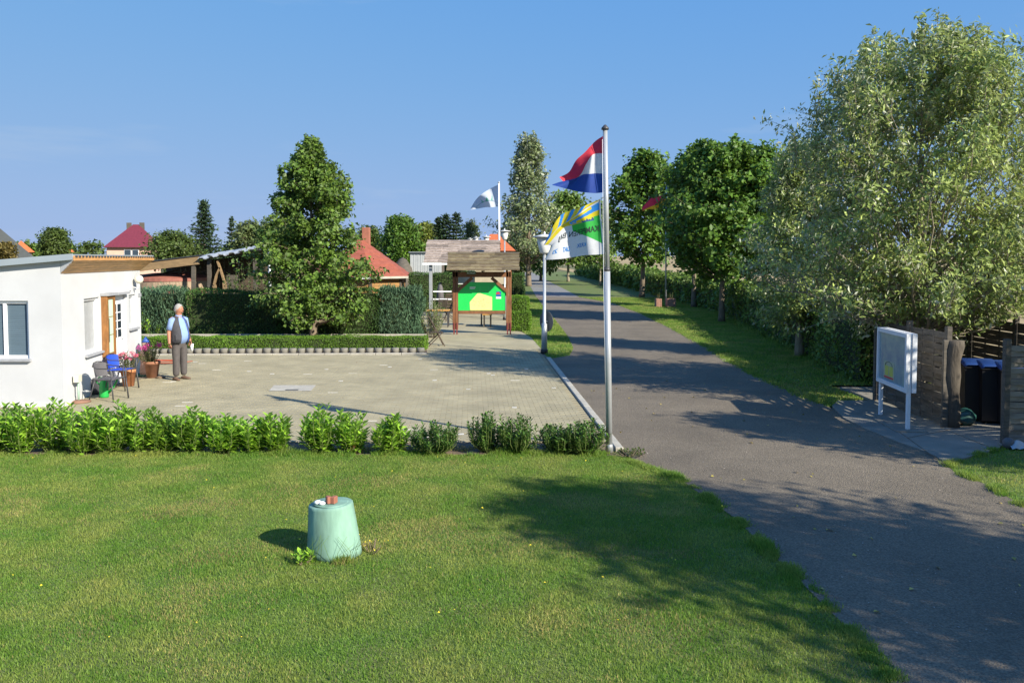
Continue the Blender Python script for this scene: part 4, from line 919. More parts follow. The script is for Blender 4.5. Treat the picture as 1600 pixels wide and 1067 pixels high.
for i, (u, hh, r, k) in enumerate(row):
    g = G(u, 710); s = g.y/FPX; rng = random.Random(i)
    shrub('laurel_shrub', labs[i], g.x, g.y+.12+rng.uniform(-.06, .08), r*s*rng.uniform(.92, 1.1), hh*s*1.0, (34 if k == 0 else 60), 'l_laurel' if k == 0 else 'l_laurel_d', .132 if k == 0 else .078, 60+i, .44 if k == 0 else .40, 19 if k == 0 else 24, group=Lr, spread=1.0, uprightness=.75, z0=0, bark='greenstem')
p = G(546, 708); shrub('rusty_shoots', 'short reddish brown shoots at the foot of the tall laurel', p.x, p.y, .18, .2, 9, 'l_rust', .06, 90, .45, 9)
p = G(985, 713); shrub('edge_weed', 'low weeds growing beside the foot of the flagpole', p.x, p.y, .28, .10, 18, 'l_bush', .05, 91, .5, 8)
# ================================================================== CONE ON THE LAWN
cb = G(515, 878); cs = cb.y/FPX; cone = empty('well_cover', cb+Vector((0, .26, 0)), 'mint green tapered concrete cover standing on the lawn with stones on top', 'well cover')
M['mint'] = mat('mint green paint', (.185, .325, .25), .8, .26, 4, bump=.3, bscale=12, stretch=(1, 1, .3), fine=.05, finescale=9)
rb, rt, hc_ = 44*cs, 35.5*cs, .60; cc = cb+Vector((0, rb*.9, 0)); Htop = Zs(790, cc.y-.1)
ln = MB(); prof = [(rb*1.0, 0), (rb*.985, .06), (rt*1.015, Htop-.03), (rt, Htop-.008), (rt*.95, Htop), (.01, Htop-.004)]
ln.lathe(cc, prof, 40); ln.v = [(x-.035*(z/Htop), y, z+(.012*(x-cc.x)/rt if z > .3 else 0)) for x, y, z in ln.v]; ln.build('body', M['mint'], cone)
MB().lathe(cc+Vector((-.035, 0, Htop+.002)), [(rt*.82, 0), (rt*.82, .006), (rt*.74, .009), (.01, .009)], 32).build('lid', M['mint'], cone)
for j, (a, z_) in enumerate(((-2.3, .5), (-1.75, .45), (-1.25, .52), (-.9, .4))):
    pass
tz = Htop+.012
for k, (dx, dy, r, lab) in enumerate(((-.105, -.03, .030, 'white pebble, left one of the two on the mint green cover'), (-.06, -.05, .027, 'white pebble, right one of the two, touching the brick'))):
    o = MB().ball(cc+Vector((dx-.035, dy-.06, tz+r*.62)), r, 7, sz=.75, sx=1.25).build('pebble', M['print_white']); tag(o, lab, 'stone', 'pebbles on the mint green cover')
for k, (dx, rzz) in enumerate(((-.022, .5), (.03, -.3))):
    bm_ = MB().box(cc+Vector((dx-.02, -.06, tz+.036)), (.046, .07, .068), rz=rzz, bev=.006).build('brick_piece', M['redbrick']); tag(bm_, ('left' if k == 0 else 'right')+' upright piece of broken red brick on the mint green cover', 'brick', 'brick pieces on the mint green cover')
tuftline('cover_grass', [cc+Vector((rb*math.cos(a)*1.05, rb*math.sin(a)*1.05, 0)) for a in (3.3, 3.8, 4.3, 4.8, 5.3, 5.8, 6.4)], 2600, .035, .05, .13, 33, w=.003)
tuftline('cover_dry_grass', [cc+Vector((rb*math.cos(a)*1.12, rb*math.sin(a)*1.12, 0)) for a in (4.0, 4.6, 5.2, 6.2, 6.9)], 1500, .04, .04, .10, 34, [M['dryblade']], w=.003)
p = cc+Vector((-.24, -.30, 0)); shrub('dock_weed', 'broad leaved weed at the left foot of the mint green cover', p.x, p.y, .13, .12, 9, 'l_laurel', .07, 92, .5, 7)
p = cc+Vector((.36, .0, 0)); wdp = shrub('yellow_weed', 'thin weed with tiny yellow flowers right of the mint green cover', p.x, p.y, .13, .15, 10, 'l_bush', .02, 93, .4, 9)
rng = np.random.default_rng(4); C = np.stack([rng.normal(p.x, .09, 26), rng.normal(p.y, .09, 26), rng.uniform(.06, .18, 26)], 1); Nn, T = rand_leaves(rng, C); leaf_obj('blossoms', C, Nn, T, np.full(26, .016), .9, M['dandelion'], wdp)
# long stalks in front of the cover
st = MB()
for k in range(16):
    a = rng.uniform(3.4, 5.9); b = cc+Vector((rb*1.08*math.cos(a), rb*1.08*math.sin(a), 0)); st.tube([b, b+Vector((rng.normal()*.03, -.02, .1)), b+Vector((rng.normal()*.08, -.03, .16+.12*rng.random()))], [.0025, .002, .001], 3)
o = st.build('grass_stalks', M['grassblade']); tag(o, kind='stuff')
# ================================================================== FLAGPOLE AND FLAGS
fb = G(952, 706); FY = fb.y; ftop = P(945.5, 203, FY)
fp = empty('flagpole', fb, 'tall grey metal flagpole with two flags at the end of the laurel row', 'flagpole')
MB().tube([fb, fb.lerp(ftop, .57)], .047, 14).build('lower_tube', M['pole'], fp)
MB().tube([fb.lerp(ftop, .57), ftop], [.040, .034], 14).build('upper_tube', M['pole'], fp)
MB().lathe(fb.lerp(ftop, .57)+Vector((0, 0, -.02)), [(.049, 0), (.049, .05)], 14).build('collar', M['dark_metal'], fp)
MB().lathe(ftop, [(.055, 0), (.055, .025), (.02, .065), (.004, .075)], 12).build('cap', M['dark_metal'], fp)
MB().tube([fb.lerp(ftop, .97)+Vector((-.045, -.03, 0)), fb.lerp(ftop, .5)+Vector((-.055, -.03, 0)), fb.lerp(ftop, .22)+Vector((-.05, -.03, 0))], .0035, 4).build('rope', M['pvc'], fp)
MB().lathe(fb, [(.06, 0), (.055, .10), (.048, .12)], 12).build('foot_sleeve', M['metal'], fp)
def crv(pts, t):
    n = len(pts)-1; x = t*n; i = min(n-1, int(x)); f = x-i
    p0, p1, p2, p3 = [np.array(pts[min(n, max(0, i+k))], float) for k in (-1, 0, 1, 2)]
    return .5*((2*p1)+(-p0+p2)*f+(2*p0-5*p1+4*p2-p3)*f*f+(-p0+3*p1-3*p2+p3)*f**3)
def surf(rows, vs_, depth):
    def S(u, v, off=0.):
        q = [crv(r, u) for r in rows]
        j = 0
        while j < len(vs_)-2 and v > vs_[j+1]: j += 1
        f = (v-vs_[j])/(vs_[j+1]-vs_[j]); p = q[j]*(1-f)+q[j+1]*f
        return P(p[0], p[1], depth(u, v)-off)
    return S
def cloth(name, S, nu, nv, mfun, mats, parent):
    vs = [S(i/nu, j/nv) for j in range(nv+1) for i in range(nu+1)]; mb_ = MB()
    mb_.v = [tuple(v) for v in vs]
    for j in range(nv):
        for i in range(nu):
            mb_.f.append((j*(nu+1)+i, j*(nu+1)+i+1, (j+1)*(nu+1)+i+1, (j+1)*(nu+1)+i)); mb_.m.append(mfun((i+.5)/nu, (j+.5)/nv)); mb_.smooth.append(True)
    return mb_.build(name, mats, parent)
def fmat(n, c): return mat(n, c, .75, .05, 20, trans=.32, pos='GEO')
FC = {'red': fmat('flag red', (.60, .035, .055)), 'white': fmat('flag white', (.62, .63, .64)), 'blue': fmat('flag blue', (.015, .055, .30)), 'sky': fmat('flag light blue', (.03, .25, .68)), 'yel': fmat('flag yellow', (.72, .58, .02)), 'grn': fmat('flag green', (.03, .42, .06)), 'blk': fmat('flag black', (.03, .04, .04)), 'nav': fmat('flag dark blue', (.03, .09, .22)), 'gold': fmat('flag gold', (.75, .45, .02)), 'text': fmat('flag text blue', (.03, .20, .55))}
rows = [[(942, 213), (930, 221), (914, 238), (900, 251), (889, 269), (874, 277)],
        [(942, 240), (934, 240), (925, 243), (915, 258), (905, 277), (882, 286)],
        [(942, 271.5), (932, 271), (921, 272), (911, 273), (898, 279), (873, 285)],
        [(942, 301), (930, 302), (915, 301), (900, 299), (884, 295), (862, 289)]]
dutch = empty('dutch_flag', fb.lerp(ftop, .9), 'red, white and blue striped flag flying at the top of the tall flagpole', 'flag')
d1 = lambda u, v: FY - .02 + .30*u + .07*math.sin(u*9+v*1.5)*min(1, u*3) + .03*math.sin(u*17-v*4)*u
S1 = surf(rows, [0, 1/3, 2/3, 1], d1)
cloth('cloth', S1, 60, 30, lambda u, v: 0 if v < 1/3 else (1 if v < 2/3 else 2), [FC['red'], FC['white'], FC['blue']], dutch)
# camping club flag, mirrored writing as seen from behind
ltop = [(938.5, 312), (920, 323), (903, 335), (888, 345), (872, 356), (850, 383)]
rows2 = [ltop,
         [(939.5, 343), (926, 345), (910, 348), (895, 352), (880, 357), (856, 383)],
         [(941, 352), (926, 354), (911, 358), (897, 362), (880, 366), (862, 384)],
         [(945, 397), (930, 398), (913, 399), (895, 402), (873, 405), (851, 406)]]
club = empty('camping_flag', fb.lerp(ftop, .7), 'yellow, blue, green and white flag with mirrored KAMPEREN BIJ lettering below the striped one', 'flag')
d2 = lambda u, v: FY - .02 + .26*u + .06*math.sin(u*10+1+v)*min(1, u*3)
S2 = surf(rows2, [0, .36, .46, 1], d2)
def m2(u, v):
    if u < .045: return 0
    if v < .035: return 0
    if v < .36:
        w = (v-.035)/.325
        if u < .17: 
            return 2 if (w < .42) else (1 if w < .72 else 3)
        if u < .62 and abs((w-.30)-(u-.17)*.30) < .14 and u > .14: return 2
        if .50 < u < .62 and .35 < w < .8 and not (.53 < u < .59 and w < .65): return 2
        if u < .40 and w > .80+.1*math.sin(u*90)*math.sin(u*37): return 5
        return 1
    if v < .44: return 3 if u < .5 else (4 if u < .0 else 0) if u > .62 else 3
    if u < .66 and v < .80-(u-.05)*.62: return 3
    return 0
cl = cloth('cloth', S2, 150, 100, m2, [FC['white'], FC['yel'], FC['sky'], FC['grn'], FC['blk'], FC['nav']], club)
lout = [(938.5, 311), (922, 318), (908, 324), (892, 329), (872, 341), (848, 386)]
lmid = [(938.5, 312), (921, 321), (905, 331), (889, 340), (872, 350), (849, 384)]
S3 = surf([lout, lmid, ltop], [0, .5, 1], lambda u, v: FY - .02 + .26*u + .06*math.sin(u*10+1)*min(1, u*3) + .05*(1-v))
def m3(u, v):
    for a, b in ((.30, .40), (.52, .60), (.70, .76), (.86, 1.)):
        if a+.05*v < u < b+.05*v: return 1
    return 0
cloth('folded_edge', S3, 90, 20, m3, [FC['yel'], FC['sky']], club)
def flag_text(name, s, u0, u1, v0, v1, m, S=S2, bold=.02, dv=0.):
    v, f = text_geo(s, 1, bold)
    for side in (0,):
        mb_ = MB(); mb_.v = [tuple(S(u0+(u1-u0)*a, (v1+(v0-v1)*b)+dv*a, .006)) for a, b in v]; mb_.f = f; mb_.m = [0]*len(f); mb_.smooth = [False]*len(f)
        mb_.build(name, m, club)
flag_text('lettering', 'KAMPEREN BIJ', .09, .86, .45, .60, FC['blk'], bold=.01, dv=.0)
flag_text('lettering', 'STICHTING', .34, .60, .315, .355, FC['text'])
flag_text('lettering', 'KREK', .36, .54, .74, .82, FC['text']); flag_text('lettering', 'DAT', .66, .76, .76, .86, FC['text']); flag_text('lettering', 'ZI', .84, .90, .75, .85, FC['text'])
# ================================================================== LAMPS
def lamp(name, label, x, y, H, s=1., z0=0.):
    t = empty(name, (x, y, z0), label, 'lamp', 'white mushroom lamps on grey poles'); c = Vector((x, y, z0))
    hh = .66*s; ph_ = H-hh
    MB().tube([c, c+Vector((0, 0, ph_*.30)), c+Vector((0, 0, ph_*.31)), c+Vector((0, 0, ph_))], [.095*s, .085*s, .052*s, .045*s], 12).build('pole', M['pole'], t)
    MB().lathe(c, [(.11*s, 0), (.11*s, .14), (.09*s, .15)], 12).build('base_sleeve', M['black'], t)
    MB().lathe(c+Vector((0, 0, ph_)), [(.07*s, -.03), (.13*s, 0), (.145*s, .02), (.24*s, .46*s)], 20).build('glass_bowl', M['milk'], t)
    MB().lathe(c+Vector((0, 0, ph_+.46*s)), [(.25*s, 0), (.36*s, .01), (.36*s, .035), (.12*s, .09*s), (.02, .11*s)], 24).build('hat', M['lampgrey'], t)
    MB().lathe(c+Vector((0, 0, ph_+.57*s)), [(.025*s, 0), (.03*s, .03), (.01, .07)], 8).build('finial', M['pvc'], t)
    return t
M['milk'] = mat('milky lamp bowl', (.62, .63, .60), .35, .05); M['lampgrey'] = mat('pale grey lamp hat', (.55, .56, .54), .5, .06)
lb = G(852, 553); lamp('street_lamp', 'white bowl lamp on a grey pole at the corner of the paved yard', lb.x-.03, lb.y, Zs(361, lb.y))
for u, v, Y, s, l in ((788.5, 357, 39, .78, 'white bowl lamp behind the right end of the map kiosk'), (760, 367, 56, .85, 'small white lamp in front of the orange building'), (744, 369, 70, .85, 'distant white lamp above the wooden pavilion roof'), (734.5, 371, 84, .85, 'farthest white lamp above the wooden pavilion roof')):
    q = P(u, v, Y); lamp('street_lamp', l, q.x, Y, q.z, s)
sg = P(853.5, 502, lb.y+.14); rs = empty('round_sign', sg, 'round traffic sign seen from its dark grey back, fixed low on the lamp pole', 'sign')
d_ = MB(); nrm_ = Vector((.80, .6, 0)); tg = Vector((-.6, .80, 0)); vs = []
for o_ in (0, .012):
    for k in range(28): a = 2*math.pi*k/28; vs.append(sg+tg*(.32*math.cos(a))+Vector((0, 0, .32*math.sin(a)))+nrm_*o_)
d_.add(vs, [tuple(range(28)), tuple(range(55, 27, -1))]+[(k, (k+1) % 28, 28+(k+1) % 28, 28+k) for k in range(28)]); d_.build('plate', mat('sign back', (.09, .095, .10), .5, .1), rs)
MB().box(sg-nrm_*.03, (.05, .2, .04), rz=.6).build('bracket', M['metal'], rs)
# ================================================================== KIOSK WITH MAP
kb0, kb1 = G(711, 523), G(795, 523); KY = kb0.y; KX = lambda u: Xs(u, 470, KY); KZ = lambda v: Zs(v, KY)
kio = empty('map_kiosk', ((kb0.x+kb1.x)/2, KY, 0), 'brown timber kiosk with mossy board roof over a bright green site map', 'kiosk')
pz = KZ(424)
for u in (711.5, 795):
    x = KX(u)
    for dx in (-.053, .053): MB().box((x+dx, KY, pz/2+.1), (.10, .12, pz-.2), bev=.008).build('post', M['brown_wood'], kio)
    for dx in (-.05, .06): MB().box((x+dx, KY-.075, .23), (.05, .02, .46)).build('post_shoe', mat('maroon steel shoe', (.16, .03, .03), .6, .1), kio)
xl, xr = KX(714), KX(792)
MB().box(((xl+xr)/2, KY-.01, KZ(487.8)), (xr-xl-.1, .09, .13), bev=.006).build('lower_rail', M['brown_wood'], kio)
MB().box(((xl+xr)/2, KY, KZ(429)), (xr-xl+.3, .12, .20), bev=.006).build('top_beam', M['brown_wood'], kio)
for sgn, ux, u2 in ((1, 714, 738), (-1, 792, 768)):
    MB().beam((KX(ux), KY-.03, KZ(455)), (KX(u2), KY-.03, KZ(434)), .08, .12, bev=.005).build('brace', M['brown_wood'], kio)
bx0, bx1, bz0, bz1 = KX(716), KX(790), KZ(486), KZ(441)
bp = MB(); ch = .55; Yb = KY+.0
pts2 = [(bx0, bz0), (bx1, bz0), (bx1, bz1-ch*.55), (bx1-ch*.8, bz1), (bx0+ch*.8, bz1), (bx0, bz1-ch*.55)]
vs = [(x, Yb-.02, z) for x, z in pts2]+[(x, Yb+.02, z) for x, z in pts2]
bp.add(vs, [(0, 1, 2, 3, 4, 5), (11, 10, 9, 8, 7, 6)]+[(i, i+6, (i+1) % 6+6, (i+1) % 6) for i in range(6)]); board = bp.build('map_board', M['bright_green'], kio)
def flat(name, pts, m, off): 
    vs = [(KX(u), Yb-.02-off, KZ(v)) for u, v in pts]; MB().add(vs, [tuple(range(len(vs)))]).build(name, m, board)
flat('map_print', [(734.5, 484.5), (769, 484.5), (769, 464), (750, 458.2), (746, 458.5), (734, 472)], M['map_yellow'], .004)
rg = random.Random(9); ink = MB()
for k in range(90):
    u, v = 738+rg.random()*28, 466+rg.random()*13
    if v < 462+abs(u-749)*.5 or v > 482-abs(u-750)*.45: continue
    a = rg.uniform(0, 3); w = rg.uniform(.6, 2.2); q = [(u, v), (u+w*math.cos(a), v+.5*w*math.sin(a)), (u+w*math.cos(a), v+.5*w*math.sin(a)+.25), (u, v+.25)]
    ink.add([(KX(a_), Yb-.026, KZ(b_)) for a_, b_ in q], [(0, 1, 2, 3)])
ink.build('map_lines', mat('map ink', (.22, .17, .08), .7, .2), board)
flat('flag_print', [(775, 455.5), (783, 455.5), (783, 459.5), (777, 459.5)], M['navy'], .003); flat('flag_print', [(775, 458), (779, 456), (782, 459.5), (775.5, 459.8)], M['red'], .005)
flat('notice_print', [(775, 460), (783, 460), (783, 463.4), (775, 463.4)], M['navy'], .003); flat('notice_print', [(775, 463.6), (783, 463.6), (783, 466.8), (775, 466.8)], M['print_white'], .003)
for k in range(2): flat('text_lines', [(734, 448.2+k*2), (734+9-k, 448.2+k*2), (734+9-k, 449.5+k*2), (734, 449.5+k*2)], M['print_white'], .003)
ol = MB()
for q in ([(750, 448), (764, 448)], [(764, 448), (764, 460)], [(750, 448), (750, 458)]): ol.beam((KX(q[0][0]), Yb-.024, KZ(q[0][1])), (KX(q[1][0]), Yb-.024, KZ(q[1][1])), .012, .003)
ol.build('outline_print', mat('light green print', (.10, .65, .25), .5, .03), board)
tvv, tff = text_geo('RÜMLIX', 1, .02); sp = empty('name_sign', (0, 0, 0)); sp.parent = kio; sp.matrix_parent_inverse = WM(kio).inverted()
ysn = KY-.09; MB().box(((KX(729.5)+KX(744))/2, ysn, KZ(426.3)), (KX(744)-KX(729.5), .02, .115)).build('panel', mat('dark green sign', (.02, .12, .04), .5, .05), sp)
t_ = MB(); t_.v = [(KX(730.3)+(KX(743.3)-KX(730.3))*a, ysn-.013, KZ(428)+(KZ(424.7)-KZ(428))*b) for a, b in tvv]; t_.f = tff; t_.m = [0]*len(tff); t_.smooth = [False]*len(tff); t_.build('lettering', M['print_white'], sp)
def board_roof(par, xl, xr, yf, zf, yr, zr, yb, zb, nrows, m, seed, over=.03, ncol=3, th_=.05):
    rg = random.Random(seed)
    for (ya_, za_, yb_, zb_) in ((yf, zf, yr, zr), (yb, zb, yr, zr)):
        for i in range(nrows):
            a, b = i/nrows, (i+1)/nrows+.25/nrows
            pa_ = (ya_+(yr-ya_)*a, za_+(zr-za_)*a+.055); pb_ = (ya_+(yr-ya_)*min(1, b), za_+(zr-za_)*min(1, b))
            j1, j2 = rg.uniform(-.02, .02), rg.uniform(-.02, .02)
            front = ya_ < yr
            n1 = ncol if front else 1; cuts = [xl+j1] + sorted(xl+(xr-xl)*(q+rg.uniform(-.35, .35))/n1 for q in range(1, n1)) + [xr+j2]
            for c in range(n1):
                e = rg.uniform(-.012, .012); x0, x1 = cuts[c]+.003, cuts[c+1]-.003
                MB().hexa([(x0, pa_[0], pa_[1]-th_+e), (x1, pa_[0], pa_[1]-th_+e+rg.uniform(-.006, .006)), (x1, pb_[0], pb_[1]-th_), (x0, pb_[0], pb_[1]-th_), (x0, pa_[0], pa_[1]+e), (x1, pa_[0], pa_[1]+e), (x1, pb_[0], pb_[1]), (x0, pb_[0], pb_[1])]).build('roof_board', m, par)
kyf = KY-.95
board_roof(kio, Xs(697, 415, kyf), Xs(812, 415, kyf), kyf, Zs(423, kyf), KY, KZ(394), KY+.95, Zs(423, kyf), 6, M['shingle_b'], 5)
for s_ in (-1, 1):
    for u in (716, 755, 792): MB().beam((KX(u), KY, KZ(396)-.05), (KX(u), KY+s_*.85, Zs(423, kyf)-.03), .07, .08).build('rafter', M['dark_wood'], kio)
# ================================================================== PAVILION BEHIND
PY = G(673, 499).y; PX = lambda u: Xs(u, 440, PY); PZ = lambda v: Zs(v, PY)
pav = empty('open_pavilion', (PX(720), PY+1.3, 0), 'open wooden pavilion with grey weathered board roof behind the map kiosk', 'pavilion')
pyf = PY-.35; board_roof(pav, Xs(662, 400, pyf), Xs(781, 400, pyf), pyf, Zs(410, pyf), PY+1.4, Zs(375, PY+1.4), PY+3.1, Zs(410, pyf), 9, M['shingle_a'], 8, ncol=4)
MB().box(((Xs(660, 411, pyf)+Xs(720, 411, pyf))/2, pyf-.02, Zs(412.5, pyf)), (Xs(720, 411, pyf)-Xs(660, 411, pyf), .03, .09)).build('gutter_board', M['pvc'], pav)
for u, yy in ((673, PY), (795, PY), (673, PY+2.8), (795, PY+2.8)): MB().box((PX(u)*(yy/PY), yy, PZ(412)/2), (.15, .15, PZ(412)), bev=.01).build('post', M['pole'] if u == 673 else M['concrete_lt'], pav)
for v in (455.5, 467.5): MB().box(((PX(674)+PX(708))/2, PY, PZ(v)), (PX(708)-PX(674)-.16, .05, .06)).build('railing', M['pvc'], pav)
for i in range(6):
    v = 459+i*5; MB().box(((PX(690)+PX(712))/2, PY+2.5, PZ(v)), ((PX(712)-PX(690))*1.1, .03, .11)).build('back_slat', M['dark_wood'], pav)
by = PY+2.65
MB().box(((Xs(742, 430, by)+Xs(795, 430, by))/2, by, Zs(431, by)-.05), (Xs(795, 430, by)-Xs(742, 430, by), .05, .75)).build('rear_panel', mat('beige panel', (.42, .37, .27), .8, .08), pav)
wf = MB(); 
for (a, b, c, d) in ((716, 430, 744, 432), (716, 443, 744, 444)): wf.box(((Xs(a, b, by)+Xs(c, b, by))/2, by-.03, (Zs(b, by)+Zs(d, by))/2), (Xs(c, b, by)-Xs(a, b, by), .04, abs(Zs(b, by)-Zs(d, by))))
wf.build('window_frame', M['pvc'], pav); MB().box(((Xs(716, 437, by)+Xs(744, 437, by))/2, by, Zs(437, by)), (Xs(744, 437, by)-Xs(716, 437, by), .02, .36)).build('window_pane', M['glass'], pav)
# tables, benches, chairs on the terrace
M['orange_top'] = mat('orange varnished top', (.55, .28, .06), .5, .15, 3, stretch=(1, 8, 1))
def table(label, u, vfeet, w, d, h, top, legm='dark_metal', name='table', cat='table', grp='tables and benches on the terrace', ut=None):
    g = G(u, vfeet); t = empty(name, g, label, cat, grp); c = g+Vector((0, d/2, .015))
    MB().box(c+Vector((0, 0, h-.02)), (w, d, .04), bev=.006).build('tabletop' if cat == 'table' else 'seat', M[top], t)
    for sx in (-1, 1):
        for sy in (-1, 1): MB().box(c+Vector((sx*(w/2-.06), sy*(d/2-.06), (h-.04)/2)), (.045, .045, h-.04)).build('leg', M[legm], t)
        MB().box(c+Vector((sx*(w/2-.06), 0, h-.10)), (.03, d-.17, .04)).build('stretcher', M[legm], t)
table('orange topped table left behind the kiosk post by the pavilion', 684, 512, .95, .7, .72, 'orange_top')
table('long dark table seen under the green map board', 733, 510, 1.15, .7, .72, 'dark_wood')
table('small orange bench seen under the right half of the map board', 761, 512, .40, 1.0, .55, 'orange_top', 'fence_wood', 'bench', 'bench')
def slat_chair(label, u, v, rz, m='dark_wood', s=1., open_=True):
    g = G(u, v); t = empty('folding_chair', g+Vector((0, 0, .016)), label, 'chair', 'folding chairs on the terrace', rz)
    for sy in (-1, 1):
        MB().beam((-.27, sy*.24, 0), (.20, sy*.24, .46), .025, .03).build('leg', M[m], t, local=True)
        MB().beam((.27, sy*.21, 0), (-.24, sy*.21, .98*s), .025, .03).build('leg', M[m], t, local=True)
    MB().beam((-.2, -.24, .08), (-.2, .24, .08), .02, .02).build('stretcher', M[m], t, local=True); MB().beam((.22, -.21, .1), (.22, .21, .1), .02, .02).build('stretcher', M[m], t, local=True)
    for i in range(6): MB().box((-.17+i*.075, 0, .45), (.06, .46, .018)).build('seat_slat', M[m], t, local=True)
    for i in range(4): z = .62+i*.095; MB().box((.27-.51*z/.98-.0, 0, z), (.018, .42, .075)).build('back_slat', M[m], t, local=True)
    return t
g_ = slat_chair('brown slatted folding chair standing alone at the edge of the yard', 681, 541, math.radians(12), 'dark_wood'); 
slat_chair('dark folding chair behind the orange topped table', 691, 500, math.radians(-100)); slat_chair('dark folding chair by the pavilion railing', 703, 503, math.radians(200))
q = G(688, 497); us = empty('closed_parasol', q, 'closed dark parasol standing by the pavilion railing', 'parasol'); MB().lathe(q, [(.03, 0), (.03, .7), (.10, .75), (.19, 1.0), (.14, 1.45), (.04, 1.75)], 10).build('cover', M['grey_cloth'], us); MB().lathe(q, [(.25, 0), (.24, .06), (.04, .08)], 14).build('foot', M['dark_metal'], us)
gq = G(812, 518); hedge('box_bush', 'front clipped box bush at the right of the map kiosk', (gq.x-.33, gq.y+.45), (gq.x+.42, gq.y+.45), .9, Zs(487, gq.y+.3), 2200, .045, 'l_box', 51, .6, wob=.07, cat='bush', group='clipped box bushes by the kiosk', roundness=.15)
hedge('box_bush', 'taller clipped box bush behind the front one by the kiosk', (gq.x-.45, gq.y+1.7), (gq.x+.36, gq.y+1.7), .95, Zs(464, gq.y+1.5), 2000, .045, 'l_box', 52, .6, wob=.07, cat='bush', group='clipped box bushes by the kiosk', roundness=.15)
Y_ = 47; hedge('dark_thuja', 'dark green columnar thuja block behind the box bushes', (Xs(800, 440, Y_), Y_), (Xs(818, 440, Y_), Y_), 1.0, Zs(427, Y_), 700, .09, 'l_thuja', 53, .3, upright=.9, wob=.06, cat='hedge')
Y_ = 46.5; hedge('garden_hedge', 'dark trimmed hedge behind the pavilion and the red roofed hut', (Xs(640, 440, Y_), Y_), (Xs(798, 440, Y_), Y_), .9, Zs(427, Y_), 420, .09, 'l_thuja', 54, .4, upright=.4, wob=.06)
# ================================================================== OTHER FLAGPOLES
Y_ = 48; top_ = P(779.5, 286, Y_); w2p = empty('flagpole', (Xs(780.5, 470, Y_), Y_, 0), 'white flagpole with a pale flag behind the map kiosk', 'flagpole'); b_ = Vector((Xs(780.5, 470, Y_), Y_, 0))
MB().tube([b_, top_], [.07, .05], 10).build('pole', M['pvc'], w2p); MB().lathe(top_, [(.08, 0), (.02, .09)], 8).build('cap', M['metal'], w2p)
r_ = [[(778, 289), (766, 295), (752, 304), (743, 313), (735, 326)], [(778, 307), (768, 309), (757, 312), (747, 318), (736, 327)], [(778, 323), (769, 324), (760, 324), (748, 326), (735, 328)]]
wf_ = empty('pale_flag', top_, 'pale blue white flag with a green emblem behind the kiosk', 'flag')
def m4(u, v):
    a = (u-.42)/.17; b = (v-.52)/.16
    if .22 < u < .62 and .36 < v < .66 and (v-.36) > .3*abs(math.sin((u-.22)*16)): return 1
    if .14 < u < .84 and abs(v-.72+.12*math.sin((u-.14)*4.5)) < .022: return 2
    return 0
cloth('cloth', surf(r_, [0, .5, 1], lambda u, v: Y_+.6*u+.25*math.sin(u*9+v*2)*min(1, 3*u)), 60, 40, m4, [fmat('pale flag', (.50, .55, .62)), fmat('emblem green', (.12, .36, .27)), fmat('emblem grey', (.18, .24, .33))], wf_)
gb_ = G(1040, 478); Y_ = gb_.y; top_ = P(1041.5, 290, Y_); gp = empty('flagpole', gb_, 'thin white flagpole between two stone planters on the verge', 'flagpole')
MB().tube([gb_, top_], [.055, .04], 10).build('pole', M['pole'], gp); MB().lathe(top_, [(.07, 0), (.02, .08)], 8).build('cap', M['metal'], gp)
gf = empty('german_flag', P(1040, 310, Y_), 'black, red and gold flag in front of the verge trees', 'flag')
r_ = [[(1040, 305), (1030, 306), (1018, 308), (1010, 316), (1003, 324)], [(1040, 306.5), (1030, 308), (1019, 311), (1011, 318), (1003, 326)], [(1040, 309), (1031, 314), (1020, 320), (1012, 324), (1004, 329)], [(1039, 318), (1030, 325), (1022, 327), (1014, 327), (1004, 330)]]
cloth('cloth', surf(r_, [0, .2, .62, 1], lambda u, v: Y_-.3+.5*u+.2*math.sin(u*8+v)*min(1, 3*u)), 40, 24, lambda u, v: 0 if v < .1 else (1 if v < .70 else 2), [FC['blk'], FC['red'], FC['gold']], gf)
M['planter'] = mat('reddish stone planter', (.34, .18, .13), .9, .25, 12, bump=.4)
for u0_, u1_, l in ((1025.5, 1034, 'reddish stone planter left of the thin flagpole'), (1042.5, 1056, 'wider reddish stone planter right of the thin flagpole')):
    a = G(u0_, 480); b = G(u1_, 480); w_ = b.x-a.x; t = empty('stone_planter', (a+b)/2, l, 'planter', 'stone planters on the verge'); h_ = .50; c = (a+b)/2+Vector((0, .3, 0))
    for dx in (-1, 1): MB().box(c+Vector((dx*(w_/2-.04), 0, h_/2)), (.08, .6, h_), bev=.01).build('wall', M['planter'], t)
    for dy in (-1, 1): MB().box(c+Vector((0, dy*.26, h_/2)), (w_-.17, .08, h_-.004), bev=.01).build('wall', M['planter'], t)
    MB().box(c+Vector((0, 0, h_-.08)), (w_-.17, .43, .08)).build('soil', M['soil'], t)
    shrub('', '', c.x, c.y, w_*.4, .45, 8, 'l_bush', .07, 95, .4, 12, z0=h_-.05, rootobj=t)
